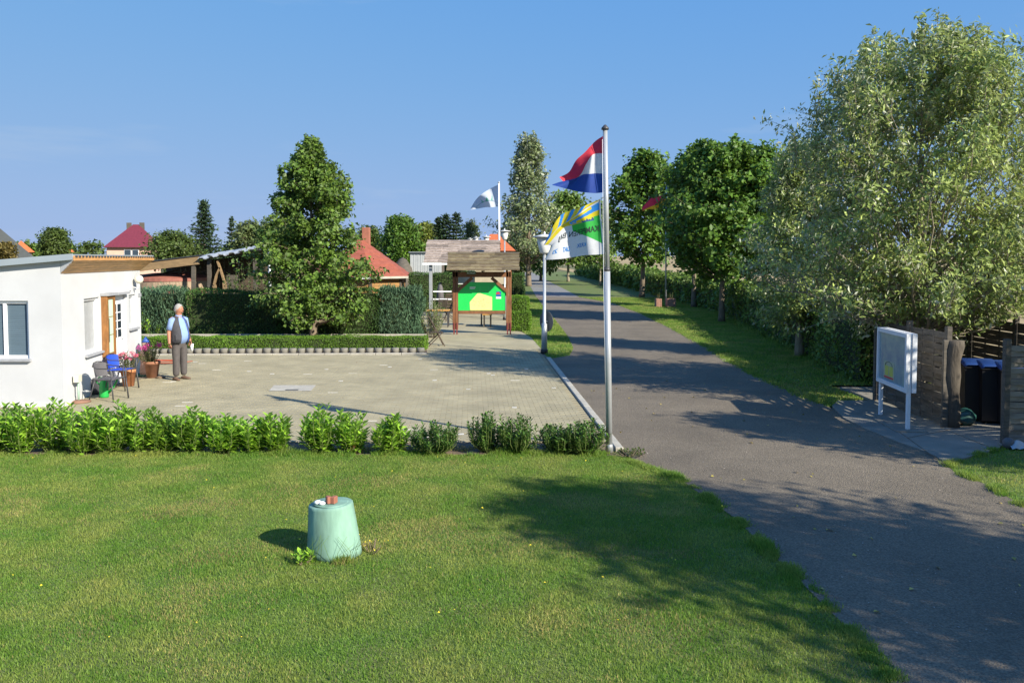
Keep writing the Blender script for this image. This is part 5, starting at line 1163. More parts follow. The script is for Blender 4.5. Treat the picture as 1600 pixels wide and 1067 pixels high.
# ================================================================== NOTICE BOARD BY THE ROAD
n0, n1 = G(1375.5, 652), G(1418, 675); nd = (n1-n0).normalized(); nn = Vector((-nd.y, nd.x, 0)); nn = nn if nn.x < 0 else -nn
M['nb_white'] = mat('white painted metal', (.72, .73, .74), .45, .04); M['nb_map'] = mat('faded blue map', (.22, .34, .44), .25, .3, 2.2, col2=(.36, .44, .38), spec=.7)
nb = empty('notice_board', (n0+n1)/2, 'white framed notice board on two posts with a faded blue map beside the bin fence', 'notice board')
L_ = (n1-n0).length; zb0, zt0 = .66, 1.60+.04
def NP(s, z, o=0.): q = n0+nd*s+nn*o; return Vector((q.x, q.y, z))
def nbox(s0, s1, z0, z1, o0, o1): return [NP(s0, z0, o0), NP(s1, z0, o0), NP(s1, z0, o1), NP(s0, z0, o1), NP(s0, z1, o0), NP(s1, z1, o0), NP(s1, z1, o1), NP(s0, z1, o1)]
for s in (.0, L_): MB().beam(NP(s, .03), NP(s, zt0), .06, .06, bev=.006).build('post', M['nb_white'], nb)
MB().hexa(nbox(-.05, L_+.05, zb0, zt0, -.105, -.035)).build('case', M['nb_white'], nb)
f = .07
for q in ((-.06, f-.06, zb0, zt0, .035, .07), (L_+.06-f, L_+.06, zb0, zt0, .035, .07), (f-.06, L_+.06-f, zb0, zb0+f, .035, .068), (f-.06, L_+.06-f, zt0-f, zt0, .035, .068)): MB().hexa(nbox(*q)).build('frame_bar', M['nb_white'], nb)
MB().hexa(nbox(f-.06, L_+.06-f, zb0+f, zt0-f, .032, .042)).build('map_panel', M['nb_map'], nb)
MB().hexa(nbox(L_*.20, L_*.58, zb0+.12, zb0+.42, .043, .046)).build('poster', mat('grey green poster', (.42, .44, .30), .7, .1, 6), nb)
for k in range(2): MB().hexa(nbox(L_*(.25+.16*k), L_*(.38+.16*k), zb0+.17, zb0+.34, .047, .049)).build('poster_page', mat('yellow page', (.50, .52, .10), .7, .08), nb)
MB().hexa(nbox(L_*.22, L_*.56, zb0+.125, zb0+.155, .047, .049)).build('poster_strip', M['red'], nb)
arc = MB(); arc.tube([NP(L_*(.39+.13*math.cos(a)), zb0+.34+.075*math.sin(a), .049) for a in np.linspace(0, math.pi, 9)], .006, 4); arc.build('poster_arch', M['print_dark'], nb)
pn = MB().box(NP(L_*.5, .045, 0), (.5, 1.7, .02), rz=math.atan2(-nd.x, nd.y)); o = pn.build('ground_plate', M['concrete'], nb)
# ================================================================== BIN ENCLOSURE
M['fence_lit'] = mat('fence slats in sunlit tone', (.21, .185, .15), .85, .3, 3, stretch=(1, 1, 8), bump=.4, orand=.15)  # lighter copy of the fence wood, light on the front panel painted in
def slat_fence(label, a, b, h, npan, seed, horizontal=True, nsl=15, name='slat_fence', weave=.022, post_w=.09, mt='fence_wood'):
    a, b = Vector((a[0], a[1], 0)), Vector((b[0], b[1], 0)); d = (b-a); L = d.length; d = d/L; nv = Vector((d.y, -d.x, 0)); t = empty(name, (a+b)/2, label, 'fence', 'woven slat fence panels round the bins'); rg = random.Random(seed)
    for k in range(npan+1): p = a+d*(L*k/npan); MB().box(p+Vector((0, 0, (h+.04)/2+.03)), (post_w, post_w, h+.04), rz=math.atan2(d.y, d.x), bev=.006).build('post', M['fence_wood'], t)
    for k in range(npan):
        p0 = a+d*(L*k/npan+post_w*.6); p1 = a+d*(L*(k+1)/npan-post_w*.6); W = (p1-p0).length
        for i in range(nsl):
            z0 = .07+(h-.1)*i/nsl; z1 = z0+(h-.1)/nsl*.95; s_ = 1 if i % 2 == 0 else -1; mb_ = MB(); vs = []; n = 12; fs = []
            jz = rg.uniform(-.006, .006)
            for q in range(n+1):
                x = q/n; o_ = s_*weave*math.sin(x*math.pi*3)+rg.uniform(-.002, .002); c = p0+d*(W*x)+nv*o_
                vs += [(c.x-nv.x*.005, c.y-nv.y*.005, z0+jz), (c.x+nv.x*.005, c.y+nv.y*.005, z0+jz), (c.x+nv.x*.005, c.y+nv.y*.005, z1+jz), (c.x-nv.x*.005, c.y-nv.y*.005, z1+jz)]
            for q in range(n):
                for e in range(4): fs.append((q*4+e, q*4+(e+1) % 4, q*4+4+(e+1) % 4, q*4+4+e))
            mb_.add(vs, fs); mb_.build('slat', M[mt], t)
        for x in (1/3, 2/3): c = p0+d*(W*x); MB().box(c+Vector((0, 0, h/2+.03)), (.035, .02, h-.08), rz=math.atan2(d.y, d.x)).build('batten', M['fence_wood'], t)
    return t
fa0, fa1 = G(1368, 628), G(1478, 670); fh = Zs(507, (fa0.y+fa1.y)/2)
slat_fence('woven slat fence behind the white notice board', (fa0.x, fa0.y), (fa1.x, fa1.y), fh, 2, 1)
tp_ = G(1492, 672)+Vector((.0, .1, 0)); tr_ = empty('rough_post', tp_, 'thick rough bark covered post at the open end of the bin enclosure', 'post')
mb_ = MB(); pr = [(.11, 0), (.115, .3), (.10, .6), (.125, .9), (.12, 1.15), (.14, 1.4), (.13, Zs(530, tp_.y)-.02)]; mb_.lathe(tp_, pr, 14, sx=1.05, sy=.9); mb_.v = [(x+.02*math.sin(z*5)+.012*math.sin(z*13+y*20), y, z) for x, y, z in mb_.v]; mb_.build('trunk_section', mat('dark rough bark', (.085, .07, .052), .95, .4, 7, stretch=(1, 1, .3), bump=1, bscale=25), tr_)
MB().box(tp_+Vector((-.13, -.02, Zs(531, tp_.y)/2)), (.14, .05, Zs(531, tp_.y)), rz=.1, bev=.008).build('end_board', M['fence_wood'], tr_)
bX = tp_.x+2.35
slat_fence('back slat fence of the bin enclosure behind the blue lidded bins', (tp_.x+.75, fa0.y+1.6), (bX+.1, fa0.y+1.35), fh-.02, 2, 2)
slat_fence('side slat fence at the right of the bin enclosure', (bX+.1, fa0.y+1.25), (bX+.0, 12.95), fh, 3, 3)
f3 = G(1567, 696); slat_fence('front slat fence panel at the right edge with sun dapples', (f3.x+.02, f3.y), (f3.x+2.0, f3.y+.05), Zs(537, f3.y), 1, 4, nsl=17, mt='fence_lit')
def bin_(label, x, y, rz, lid='navy_lid', body='bin_body'):
    t = empty('wheelie_bin', (x, y, .036), label, 'bin', 'dark bins with blue lids in the enclosure', rz)
    MB().hexa([(-.24, -.26, .05), (.24, -.26, .05), (.22, .24, .05), (-.22, .24, .05), (-.28, -.34, .98), (.28, -.34, .98), (.28, .33, .98), (-.28, .33, .98)]).build('body', M[body], t, local=True)
    MB().box((0, -.0, .965), (.60, .72, .04), bev=.01).build('rim', M[body], t, local=True)
    l_ = MB(); vs = []; n = 6
    for i in range(n+1):
        y_ = -.39+.76*i/n; z_ = 1.0+.06*math.sin(math.pi*i/n)
        vs += [(-.31, y_, z_-.02), (-.25, y_, z_+.02), (.25, y_, z_+.02), (.31, y_, z_-.02)]
    fs = [(i*4+e, i*4+e+1, i*4+e+5, i*4+e+4) for i in range(n) for e in range(3)]; l_.add(vs, fs, 0, True); o = l_.build('lid', M[lid], t, local=True); s__ = o.modifiers.new('thick', 'SOLIDIFY'); s__.thickness = .02
    for sx in (-1, 1): MB().tube([(sx*.25, .27, .1), (sx*.30, .27, .1)], .1, 14).build('wheel', M['black'], t, local=True)
    MB().tube([(-.24, .40, .97), (.24, .40, .97)], .015, 8).build('handle', M[body], t, local=True)
M['navy_lid'] = mat('blue bin lid', (.015, .05, .19), .4, .1, 5); M['bin_body'] = mat('dark bin plastic', (.014, .014, .016), .5, .1)
y_b = 14.55
for i, (u, l) in enumerate(((1513, 'blue lidded bin nearest the rough bark post'), (1540, 'middle blue lidded bin in the enclosure'), (1569, 'blue lidded bin half hidden behind the right slat panel'))):
    yy = y_b-.22*i+.1; bin_(l, Xs(u+12, 575, yy), yy, math.radians(-12))
gbg = G(1506, 668); M['bag'] = mat('dark green bag', (.02, .08, .07), .4, .2, 8)
t = empty('green_bag', gbg+Vector((0, 0, .035)), 'crumpled dark green bag with twigs on the enclosure floor', 'bag'); mb_ = MB(); mb_.ball(gbg+Vector((.02, .15, .16)), .24, 12, sz=.62); rg = np.random.default_rng(3)
mb_.v = [(x+.05*mnoise.noise(Vector((x*9, y*9, z*9))), y+.05*mnoise.noise(Vector((x*9+5, y*9, z*9))), max(.036, z+.06*mnoise.noise(Vector((x*11, y*11, z*11+3))))) for x, y, z in mb_.v]; mb_.build('sack', M['bag'], t)
for k in range(5): a = Vector((gbg.x+rg.normal()*.1, gbg.y-.02, .06)); MB().tube([a, a+Vector((rg.normal()*.12-.05, -.12, .10*rg.random()))], .007, 4).build('twig', M['new_wood'], t)
tq = G(1592, 704); t = empty('litter_heap', tq, 'crumpled silver foil and paper at the foot of the right slat panel', 'litter')
mb_ = MB(); vs = []; n = 12
for j in range(6):
    for i in range(n): x, y = i/(n-1), j/5; vs.append((tq.x-.12+x*.6, tq.y-.04+y*.22, .03+.07*abs(mnoise.noise(Vector((x*5, y*4, 1))))+.09*math.sin(math.pi*y)*(.6+.4*math.sin(x*9))))
mb_.add(vs, [(j*n+i, j*n+i+1, (j+1)*n+i+1, (j+1)*n+i) for j in range(5) for i in range(n-1)]); o = mb_.build('foil', M['sheet'], t); o.modifiers.new('t', 'SOLIDIFY').thickness = .006
MB().ball(tq+Vector((-.10, .1, .09)), .09, 8).build('crumpled_paper', M['grey_cloth'], t)
rw = G(1221, 522); t = empty('marker_post', rw, 'short red and white striped marker post at the edge of the verge', 'post')
for k in range(5): MB().tube([rw+Vector((0, 0, .09*k+(.3 if 0 else 0))), rw+Vector((0, 0, .09*(k+1)))], .035, 8).build('band', M['red'] if k % 2 else M['print_white'], t)
q = P(1208, 423, 52); t = empty('white_board', (q.x, 52, 0), 'white board on posts showing beyond the hedge through the leaves', 'board'); MB().box((q.x, 52, q.z), (.95, .05, .5)).build('panel', M['print_white'], t)
for dx in (-.4, .4): MB().box((q.x+dx, 52.06, q.z/2), (.07, .07, q.z)).build('post', M['fence_wood'], t)
# ================================================================== TREES
def pxt(u, Y, vtop, vcrown, halfpx):     # metres from what the tree measures at its distance
    q = P(u, vtop, Y); return dict(x=Xs(u, (vtop+vcrown)/2, Y), y=Y, H=q.z, zc=max(.3, Zs(vcrown, Y)), R=halfpx*Y/FPX)
def ptree(name, label, u, Y, vt, vc, hp_, shape, **k):
    d = pxt(u, Y, vt, vc, hp_); pf = prof_pts([(a, b*d['R']) for a, b in shape])
    return make_tree(name, label, 'tree', d['x'], d['y'], d['H'], k.pop('tr', .14), d['zc'], pf, **k)
CONE = [(0, .70), (.15, .95), (.3, 1), (.5, .72), (.7, .55), (.85, .38), (1, .08)]
ROUND = [(0, .55), (.2, .92), (.45, 1), (.7, .82), (.88, .5), (1, .15)]
OVAL = [(0, .6), (.25, 1), (.5, .9), (.75, .6), (1, .12)]
Y_ = G(487, 534).y
ptree('linden_tree', 'tall dark green linden tree with pointed crown behind the box hedge', 488, Y_, 222, 502, 97, [(0, .85), (.1, 1), (.25, .98), (.38, .85), (.5, .72), (.65, .64), (.76, .58), (.86, .34), (.93, .16), (1, .02)], nb=120, sub=7, ncl=44, ls=.13, leaf='l_linden', seed=3, cs=.125, droop=.7, rise=.45, tr=.15, aspect=.8, tips=1.0, gap=.10)
# big silver maple at the right
BY = 17.2
ptree('silver_maple', 'large silver maple with pale fluttering leaves rising above the bin enclosure', 1440, BY, 62, 510, 205, [(0, .85), (.15, 1), (.4, .97), (.6, .92), (.75, .84), (.87, .68), (.95, .44), (1, .16)], nb=185, sub=9, ncl=52, ls=.118, gap=.15, upd=.9, leaf='l_silver', bark='bark_pale', seed=12, cs=.125, droop=1.2, rise=1.0, tr=.17, aspect=.38, tips=4, tipl=.08, subl=.42, trunk_top=.8)
ptree('silver_maple', 'smaller silver maple with branches down to the verge left of the large one', 1252, 24.5, 232, 508, 76, [(0, .8), (.2, 1), (.5, .9), (.8, .6), (1, .25)], nb=100, sub=8, ncl=48, ls=.135, gap=.1, leaf='l_silver', bark='bark_pale', seed=13, cs=.18, droop=1.2, rise=.5, tr=.13, aspect=.38, tips=1.4, tipl=.08)
ptree('silver_maple', 'silver maple cut off by the right edge of the picture', 1665, 20.5, 95, 470, 110, ROUND, nb=46, sub=8, ncl=30, ls=.15, leaf='l_silver', bark='bark_pale', seed=14, cs=.24, droop=1.2, rise=.9, tr=.15, aspect=.38)
# row along the verge
GR = 'round crowned trees in a row along the verge'
b1 = G(1133, 503); ptree('verge_tree', 'round crowned maple with straight bare trunk nearest in the verge row', 1130, b1.y, 226, 425, 92, [(0, .6), (.2, 1), (.45, 1), (.65, .9), (.8, .7), (.92, .5), (1, .2)], nb=90, sub=8, ncl=38, ls=.20, leaf='l_maple', seed=21, cs=.20, subl=.45, upd=.3, droop=.5, rise=.5, tr=.15, aspect=.85, group=GR, tips=.8)
b2 = G(1002, 464); ptree('verge_tree', 'dense round maple with slightly leaning trunk behind the thin flagpole', 1004, b2.y, 238, 404, 58, ROUND, nb=60, sub=7, ncl=32, ls=.30, leaf='l_maple', seed=22, cs=.30, subl=.45, upd=.3, droop=.5, tr=.21, aspect=.85, group=GR, tips=.4, lean=(.4, 0))
ptree('verge_tree', 'maple filling the gap between the two nearest verge trees', 1086, 49.6, 232, 410, 44, ROUND, nb=56, sub=7, ncl=26, ls=.26, leaf='l_maple', seed=23, cs=.24, subl=.45, upd=.3, droop=.5, tr=.17, aspect=.85, group=GR, tips=.4)
ptree('verge_tree', 'maple crown partly behind the smaller silver maple', 1196, 38, 232, 420, 54, ROUND, nb=50, sub=7, ncl=26, ls=.19, leaf='l_maple', seed=24, cs=.28, droop=.5, tr=.18, aspect=.85, group=GR, tips=.4)
b3 = G(935, 446); ptree('verge_tree', 'slim trunked verge tree seen under the camping flag', 938, b3.y, 318, 412, 34, ROUND, nb=34, sub=6, ncl=20, ls=.36, leaf='l_linden', bark='bark_pale', seed=25, cs=.45, tr=.13, group=GR)
b4 = G(882, 435); ptree('verge_tree', 'bushy green tree behind the camping flag beside the poplar', 888, b4.y*.85, 305, 408, 46, ROUND, nb=50, sub=7, ncl=22, ls=.5, leaf='l_linden', bark='bark_pale', seed=26, cs=.65, tr=.2, group=GR, tips=.4)
ptree('poplar_tree', 'tall pale silvery poplar in the distance beyond the paved lane', 826, 88, 217, 404, 56, [(0, .85), (.2, 1), (.4, .82), (.6, .55), (.75, .42), (.9, .32), (1, .12)], nb=100, sub=8, ncl=24, ls=.33, leaf='l_poplar', seed=27, cs=.32, droop=.6, rise=1.1, tr=.32, tips=1.6, tipl=.07, gap=.2, upd=.6)
ptree('lane_tree', 'small dark tree at the bend of the lane under the poplar', 845, 110, 372, 420, 26, ROUND, nb=26, sub=6, ncl=20, ls=.5, leaf='l_linden', seed=28, cs=.6, tr=.2)
ptree('lane_tree', 'low tree filling in below the poplar right of the orange building', 806, 100, 350, 425, 18, ROUND, nb=26, sub=6, ncl=20, ls=.45, leaf='l_bush', seed=29, cs=.5, tr=.2)
# trees beyond the gardens
ptree('garden_tree', 'round light green tree behind the white house roof', 271, 62, 366, 415, 40, ROUND, nb=50, sub=7, ncl=26, ls=.20, leaf='l_bush', seed=31, cs=.3, tr=.15, tips=.3)
conifer('spruce_tree', 'broad dark spruce with pointed top behind the garden shed', 'tree', Xs(319, 360, 70), 70, Zs(318, 70), 46*70/FPX, 32, ls=.30, per=14)
conifer('spruce_tree', 'slim small spruce right of the broad one', 'tree', Xs(362, 370, 66), 66, Zs(342, 66), 24*66/FPX, 33, ls=.22, per=10, tiers=18)
ptree('garden_tree', 'loose green tree between the small spruce and the linden', 392, 64, 350, 410, 30, ROUND, nb=40, sub=7, ncl=24, ls=.22, leaf='l_birch', seed=34, cs=.3, tr=.15, tips=.4)
ptree('garden_tree', 'loose green tree right behind the left side of the linden', 428, 60, 345, 410, 26, ROUND, nb=36, sub=7, ncl=24, ls=.2, leaf='l_bush', seed=35, cs=.3, tr=.15)
p = Xs(395, 440, 36); shrub('climbing_bush', 'bushy green shrub at the right end of the wooden shed', p, 35.2, 1.0, 2.5, 40, 'l_bush', .14, 36, .55, 26)
ptree('garden_tree', 'round dark green tree right of the red roofed hut', 625, 74, 342, 405, 31, ROUND, nb=60, sub=7, ncl=26, ls=.26, leaf='l_maple', seed=37, cs=.34, tr=.2, tips=.5)
ptree('garden_tree', 'yellowish green tree between the dark round one and the conifers', 662, 92, 352, 400, 24, ROUND, nb=40, sub=6, ncl=24, ls=.3, leaf='l_yellow', seed=38, cs=.4, tr=.2)
ptree('garden_tree', 'green tree just right behind the linden crown', 575, 80, 358, 400, 20, ROUND, nb=34, sub=6, ncl=24, ls=.28, leaf='l_bush', seed=39, cs=.4, tr=.2)
for u, vt, w_, l, s_ in ((684, 341, 10, 'left of the three dark conifers above the pavilion roof', 40), (696, 337, 12, 'middle of the three dark conifers above the pavilion roof', 41), (712, 335, 13, 'right of the three dark conifers above the pavilion roof', 42)):
    conifer('conifer', l, 'tree', Xs(u, 360, 76), 76+s_*.02, Zs(vt, 76), w_*76/FPX*2.2, s_, ls=.26, tiers=24, per=12, group='three dark conifers', power=.55)
ptree('birch_tree', 'thin pale birch right of the conifers', 736, 96, 346, 388, 13, ROUND, nb=30, sub=6, ncl=12, ls=.25, leaf='l_birch', bark='bark_pale', seed=43, cs=.3, tr=.12)
ptree('garden_tree', 'small light green tree behind the left end of the house roof', 85, 92, 360, 400, 19, ROUND, nb=44, sub=6, ncl=24, ls=.3, leaf='l_bush', seed=44, cs=.35, tr=.18)
ptree('garden_tree', 'little rusty green tree in front of the dark slate roof', 8, 70, 382, 405, 10, ROUND, nb=26, sub=6, ncl=20, ls=.22, leaf='l_brown', seed=45, cs=.25, tr=.12)
conifer('conifer', 'tiny distant conifer tip beside the small orange roof', 'tree', Xs(118, 395, 120), 120, Zs(386, 120), .8, 46, ls=.3, tiers=12, per=8)
# far tree line on the left horizon so that the horizon reads as country
rg = random.Random(4)
for i in range(12):
    u = 20+i*43+rg.uniform(-12, 12); 
    if u > 820: break
    ptree('distant_tree', 'small green tree in the far line of trees on the horizon', u, 190+rg.uniform(-15, 20), 386+rg.uniform(-4, 5), 412, 18+rg.uniform(-3, 6), ROUND, nb=18, sub=5, ncl=12, ls=.9, leaf=rg.choice(['l_linden', 'l_bush']), seed=300+i, cs=1.0, tr=.3, group='small trees on the far horizon')
for i in range(len(hedge_line)-1):
    a, b = hedge_line[i], hedge_line[i+1]
    labs2 = ['nearest section of the field hedge behind the bin enclosure and silver maples', 'section of the field hedge behind the nearest verge tree trunk', 'section of the field hedge behind the thin flagpole', 'farthest section of the field hedge beyond the camping flag']
    if i == 3: hedge('field_hedge', labs2[i], a, (12.5, 150), 1.6, 1.9, 40, .45, 'l_linden', 70+i, .6, wob=.3, group='sections of the long field hedge', bumpf=.4)
    else: hedge('field_hedge', labs2[i], a, b, 1.4, 1.65 if i else 1.5, (300, 170, 70)[i], (.11, .16, .28)[i], 'l_linden', 70+i, .6, wob=.16, group='sections of the long field hedge', bumpf=.8)
# trees standing right of the picture; their shadows fall into it
SH = 'trees standing to the right of the camera'
def side_tree(label, x, y, H, zc, R, seed, nb=60, **k):
    return make_tree('shade_tree', label, 'tree', x, y, H, .16, zc, prof_pts([(a, b*R) for a, b in ROUND]), nb=nb, sub=7, ncl=30, ls=.17, leaf='l_silver', bark='bark_pale', seed=seed, aspect=.5, cs=.26, group=SH, **k)
side_tree('broad silver maple beside the road right of the camera', 9.9, 2.3, 7.0, 1.7, 2.25, 81, 84, gap=.05)
side_tree('tall silver maple standing furthest right of the camera', 12.6, .6, 8.8, 1.6, 2.6, 84, 72, gap=.14)
side_tree('slim silver maple beyond the right edge near the slat fence', 11.1, 9.0, 5.4, 2.6, 1.15, 83, 36)
# ================================================================== SHED, BARREL, HUT, HOUSES
SY = 37.; SX = lambda u: Xs(u, 430, SY); SZ = lambda v: Zs(v, SY)
shed = empty('wooden_shed', (SX(310), SY+1.5, 0), 'open wooden shed with sloping timber edge and loose metal roof sheets', 'shed')
MB().beam((SX(196), SY, SZ(421)), (SX(312), SY, SZ(407)), .06, .33).build('eave_beam', M['new_wood'], shed)
MB().hexa([(SX(196), SY-.05, SZ(414)), (SX(312), SY-.05, SZ(400)), (SX(318), SY+4.5, SZ(398)), (SX(200), SY+4.5, SZ(412)), (SX(196), SY-.05, SZ(414)+.05), (SX(312), SY-.05, SZ(400)+.05), (SX(318), SY+4.5, SZ(398)+.05), (SX(200), SY+4.5, SZ(412)+.05)]).build('roof', M['tar'], shed)
for i in range(4):
    u0_, u1_ = 312+i*21, 312+(i+1)*21+3; n = 10; mb_ = MB(); vs = []
    for q in range(n+1):
        x = q/n; u = u0_+(u1_-u0_)*x; base = 401.5-(u-312)*.125
        for r in range(3): yy = SY-.25+r*.9-.1*(i % 2); vs.append((Xs(u, 400, SY), yy, SZ(base+(2.6 if r == 0 else 0))+.05*math.sin(x*9+i*2)+.06*r+.02*math.sin(x*25)+.03*i))
    mb_.add(vs, [(q*3+r, (q+1)*3+r, (q+1)*3+r+1, q*3+r+1) for q in range(n) for r in range(2)]); o = mb_.build('roof_sheet', M['sheet'], shed); o.modifiers.new('t', 'SOLIDIFY').thickness = .03
MB().hexa([(SX(312), SY+.3, SZ(402)), (SX(402), SY+.3, SZ(391)), (SX(402), SY+4.5, SZ(389)), (SX(312), SY+4.5, SZ(400)), (SX(312), SY+.3, SZ(402)+.06), (SX(402), SY+.3, SZ(391)+.06), (SX(402), SY+4.5, SZ(389)+.06), (SX(312), SY+4.5, SZ(400)+.06)]).build('roof', M['tar'], shed)
for i in range(24):
    x0, x1 = SX(196)+(SX(398)-SX(196))*i/24, SX(196)+(SX(398)-SX(196))*(i+1)/24; zt_ = SZ(414-(i/24)*22)
    MB().box(((x0+x1)/2, SY+4.4, zt_/2), (x1-x0-.015, .03, zt_), bev=0).build('wall_board', M['dark_wood'], shed)
for i in range(8): z = .1+i*.26; MB().box(((SX(348)+SX(366))/2, SY+.5, z+.12), (SX(366)-SX(348), .04, .24)).build('wall_board', M['fence_wood'], shed)
for u, us_ in ((302, 299), (326, 326), (398, 398)): MB().beam((SX(us_), SY+.1, 0), (SX(u), SY+.1, SZ(404)), .16, .14).build('post', M['fence_wood'], shed)
for pts in ([(338, 460), (335, 445), (339, 430), (345, 418)], [(352, 460), (351, 440), (347, 426), (341, 408)]):
    for a, b in zip(pts, pts[1:]): MB().beam((SX(a[0]), SY-.05, SZ(a[1])), (SX(b[0]), SY-.05, SZ(b[1])), .16, .07).build('curved_timber', M['new_wood'], shed)
for i in range(3): MB().beam((SX(240+i*24), SY+1.0, SZ(428)), (SX(262+i*24), SY+1.3, SZ(422)), .08, .08).build('crossbar', M['dark_wood'], shed)
bt = empty('large_barrel', (SX(240), SY+1.2, 0), 'huge pale wooden barrel with reddish bands under the shed roof', 'barrel'); bc_ = Vector((SX(240), SY+1.9, 0)); ns_ = 44; Rb = 1.75; Hb = SZ(436)
for i in range(ns_):
    a = 2*math.pi*i/ns_; 
    if math.sin(a) > .3: continue
    c = bc_+Vector((Rb*math.cos(a), Rb*math.sin(a), Hb/2)); MB().box(c, (.04, 2*math.pi*Rb/ns_*.95, Hb), rz=a).build('stave', M['barrel'], bt)
for z, m_ in ((Hb-.05, 'red_wood'), (Hb*.72, 'red_wood'), (Hb*.3, 'red_wood')): MB().lathe(bc_, [(Rb+.03, z-.07), (Rb+.05, z-.07), (Rb+.05, z+.07), (Rb+.03, z+.07)], 44, cap=False, sm=False).build('band', M[m_], bt)
MB().lathe(bc_, [(Rb+.05, Hb+.02), (Rb*.8, Hb+.16), (Rb*.4, Hb+.24), (.02, Hb+.26)], 40, cap=False).build('lid', M['red_wood'], bt)
q = P(420.5, 380, 33.5); t = empty('flue_pipe', (q.x, 33.5, 0), 'thin grey flue pipe with a cap left of the linden crown', 'pipe'); MB().tube([(q.x, 33.5, 0), (q.x, 33.5, q.z)], .06, 10).build('pipe', M['pole'], t); MB().lathe((q.x, 33.5, q.z-.05), [(.12, 0), (.13, .12), (.02, .2)], 10).build('cap', M['metal'], t)
# octagonal grill hut with red shingles
HY = 47.; hx = Xs(563, 420, HY); ze = Zs(433, HY-2.8); za_ = Zs(372, HY); hut = empty('garden_hut', (hx, HY, 0), 'eight sided log hut with red shingle roof right of the linden', 'hut')
def ngon(r, z, n=8, a0=math.pi/8): return [Vector((hx+r*math.cos(a0+2*math.pi*i/n), HY+r*math.sin(a0+2*math.pi*i/n), z)) for i in range(n)]
e = ngon(3.05, ze); ap_ = Vector((hx, HY, za_)); 
for i in range(8):
    a, b = e[i], e[(i+1) % 8]; dn = Vector((0, 0, -.06))
    for r in range(7):
        t0, t1 = r/7, (r+1)/7; l0, r0 = a.lerp(ap_, t0), b.lerp(ap_, t0); l1, r1 = a.lerp(ap_, t1), b.lerp(ap_, t1); u_ = Vector((0, 0, .035))
        MB().hexa([l0+dn, r0+dn, r1+dn, l1+dn, l0+u_, r0+u_, r1, l1]).build('shingle_course', M['brickred'], hut)
    MB().beam(a+Vector((0, 0, -.04)), b+Vector((0, 0, -.04)), .03, .12).build('eave_board', M['print_white'] if i in (5,) else M['concrete_lt'], hut)
w_ = ngon(2.55, 0)
for i in range(8):
    a, b = w_[i], w_[(i+1) % 8]
    for r in range(9): z = .1+r*(ze-.1)/9; MB().beam(a+Vector((0, 0, z)), b+Vector((0, 0, z)), .09, (ze-.1)/9*.95).build('log', M['logwall'], hut)
    MB().box(a+Vector((0, 0, ze/2)), (.16, .16, ze)).build('corner_post', M['fence_wood'], hut)
cq = P(570, 355, HY-.6); MB().box((cq.x-.05, HY+.1, (cq.z+3.2)/2), (.42, .42, cq.z-3.2), bev=.02).build('chimney', M['redbrick'], hut)
# corrugated grey shed + dark tarp heap
GY = 64.; gs = empty('metal_shed', (Xs(660, 405, GY), GY, 0), 'light grey corrugated shed beside the pavilion roof', 'shed'); gx0, gx1 = Xs(641, 405, GY), Xs(690, 405, GY); zt_ = Zs(395, GY); nr = 18
for i in range(nr): x = gx0+(gx1-gx0)*(i+.5)/nr; MB().box((x, GY+.02*(i % 2), zt_/2), ((gx1-gx0)/nr*.9, .05, zt_)).build('wall_sheet', mat('grey sheet', (.42, .44, .44), .6, .05) if i == 0 else bpy.data.materials['grey sheet'], gs)
MB().box(((gx0+gx1)/2, GY+1.6, zt_+.04), (gx1-gx0+.2, 3.6, .06)).build('roof', M['metal'], gs); MB().box(((gx0+gx1)/2, GY+1.7, zt_/2), (gx1-gx0-.1, 3., zt_-.05)).build('rear_wall', M['fence_wood'], gs)
tx = Xs(630, 405, GY); th_ = MB(); th_.lathe((tx, GY-.3, 0), [(1.0, 0), (.95, 1.2), (.7, 2.2), (.3, 2.85), (.02, 3.0)], 14); o = th_.build('tarp_heap', M['fence_wood']); tag(o, 'dark covered heap left of the grey corrugated shed', 'heap')
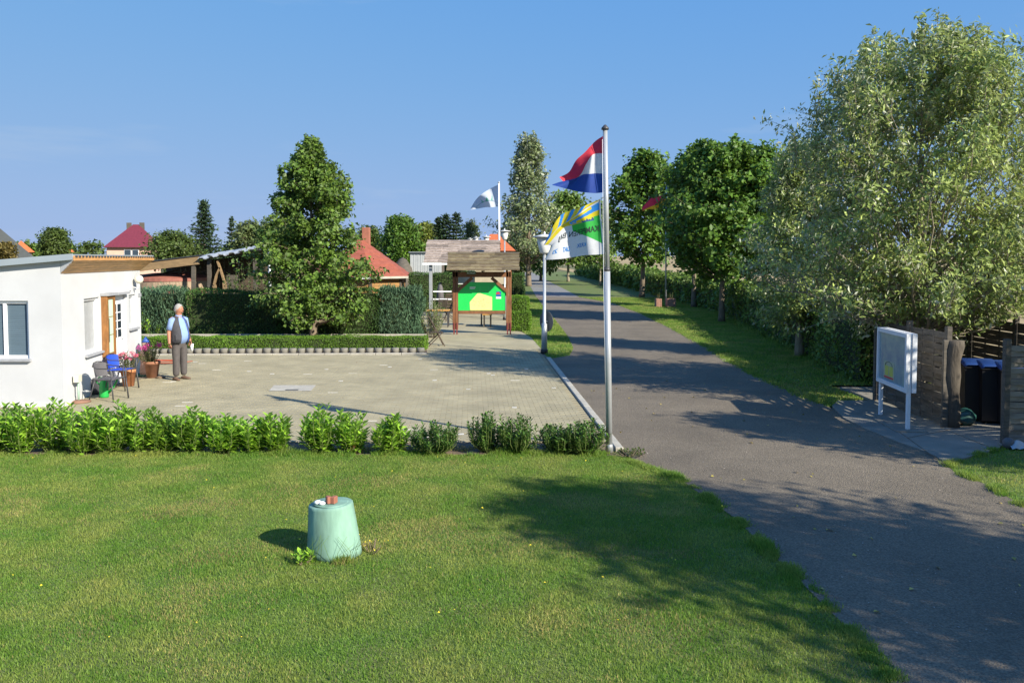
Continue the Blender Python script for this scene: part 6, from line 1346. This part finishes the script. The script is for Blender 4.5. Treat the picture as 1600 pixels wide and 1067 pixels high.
def house_far(label, name, u0, u1, Y, veave, vridge, uapex, roofm, wallm, hip=True, depth=7., chim=(), win=()):
    x0, x1 = Xs(u0, veave, Y), Xs(u1, veave, Y); ze_ = Zs(veave, Y); zr_ = Zs(vridge, Y); xa_ = Xs(uapex, vridge, Y); t = empty(name, ((x0+x1)/2, Y, 0), label, 'house')
    ins = .35; MB().box(((x0+x1)/2, Y+depth/2, ze_/2), (x1-x0-2*ins, depth-2*ins, ze_)).build('wall', M[wallm], t)
    if hip: ra, rb_ = Vector((xa_-.3, Y+depth*.5, zr_)), Vector((xa_+.3, Y+depth*.5, zr_))
    else: ra, rb_ = Vector((xa_, Y-.1, zr_)), Vector((xa_, Y+depth, zr_))
    c = [Vector((x0, Y-.2, ze_)), Vector((x1, Y-.2, ze_)), Vector((x1, Y+depth, ze_)), Vector((x0, Y+depth, ze_))]
    r_ = MB()
    if hip: r_.add([*c, ra, rb_], [(0, 1, 5, 4), (1, 2, 5), (2, 3, 4, 5), (3, 0, 4), (3, 2, 1, 0)])
    else: r_.add([*c, ra, rb_], [(0, 4, 5, 3), (1, 2, 5, 4), (0, 1, 4), (2, 3, 5), (3, 2, 1, 0)])
    r_.build('roof', M[roofm], t)
    for cu, cvt in chim: q = P(cu, cvt, Y+depth*.5); MB().box((Xs(cu, cvt, Y), Y+depth*.5, (q.z+ze_)/2), (.55, .55, q.z-ze_), bev=.02).build('chimney', M['fence_wood'], t)
    for (a, b, c_, d_) in win:
        xa2, xb2, z2, z3 = Xs(a, b, Y), Xs(c_, b, Y), Zs(d_, Y), Zs(b, Y); w__ = MB().box(((xa2+xb2)/2, Y+ins-.03, (z2+z3)/2), (xb2-xa2, .06, z3-z2)).build('window', M['pvc'], t)
        MB().box(((xa2+xb2)/2, Y+ins-.08, (z2+z3)/2), ((xb2-xa2)*.86, .04, (z3-z2)*.8)).build('pane', M['glass'], w__)
    t.rotation_euler.z = math.atan2(-(x0+x1)/2, Y)
    return t
house_far('pink walled house with wine red hipped roof and two chimneys', 'red_roof_house', 166, 252, 95, 386.5, 349, 212, 'redroof', 'pinkwall', True, 7, ((202, 348.5), (221, 348)), ((195, 390, 205.5, 400), (206.5, 390, 216, 400)))
house_far('house with steep dark slate roof at the left edge', 'dark_roof_house', -62, 50, 80, 406, 356, -2, 'darkroof', 'pinkwall', False, 10, (), ())
house_far('distant house with bright orange roof behind the dark slate one', 'orange_roof_house', 18, 52, 110, 394, 376, 33, 'orangeroof', 'pinkwall', False, 8)
house_far('tiny distant orange roof right of the small green tree', 'orange_roof_house', 96, 116, 130, 394, 384, 106, 'orangeroof', 'pinkwall', False, 8)
house_far('bright orange roofed building between the pavilion and the poplar', 'orange_building', 748, 806, 62, 392, 364, 772, 'orangeroof', 'orangeroof', True, 6)
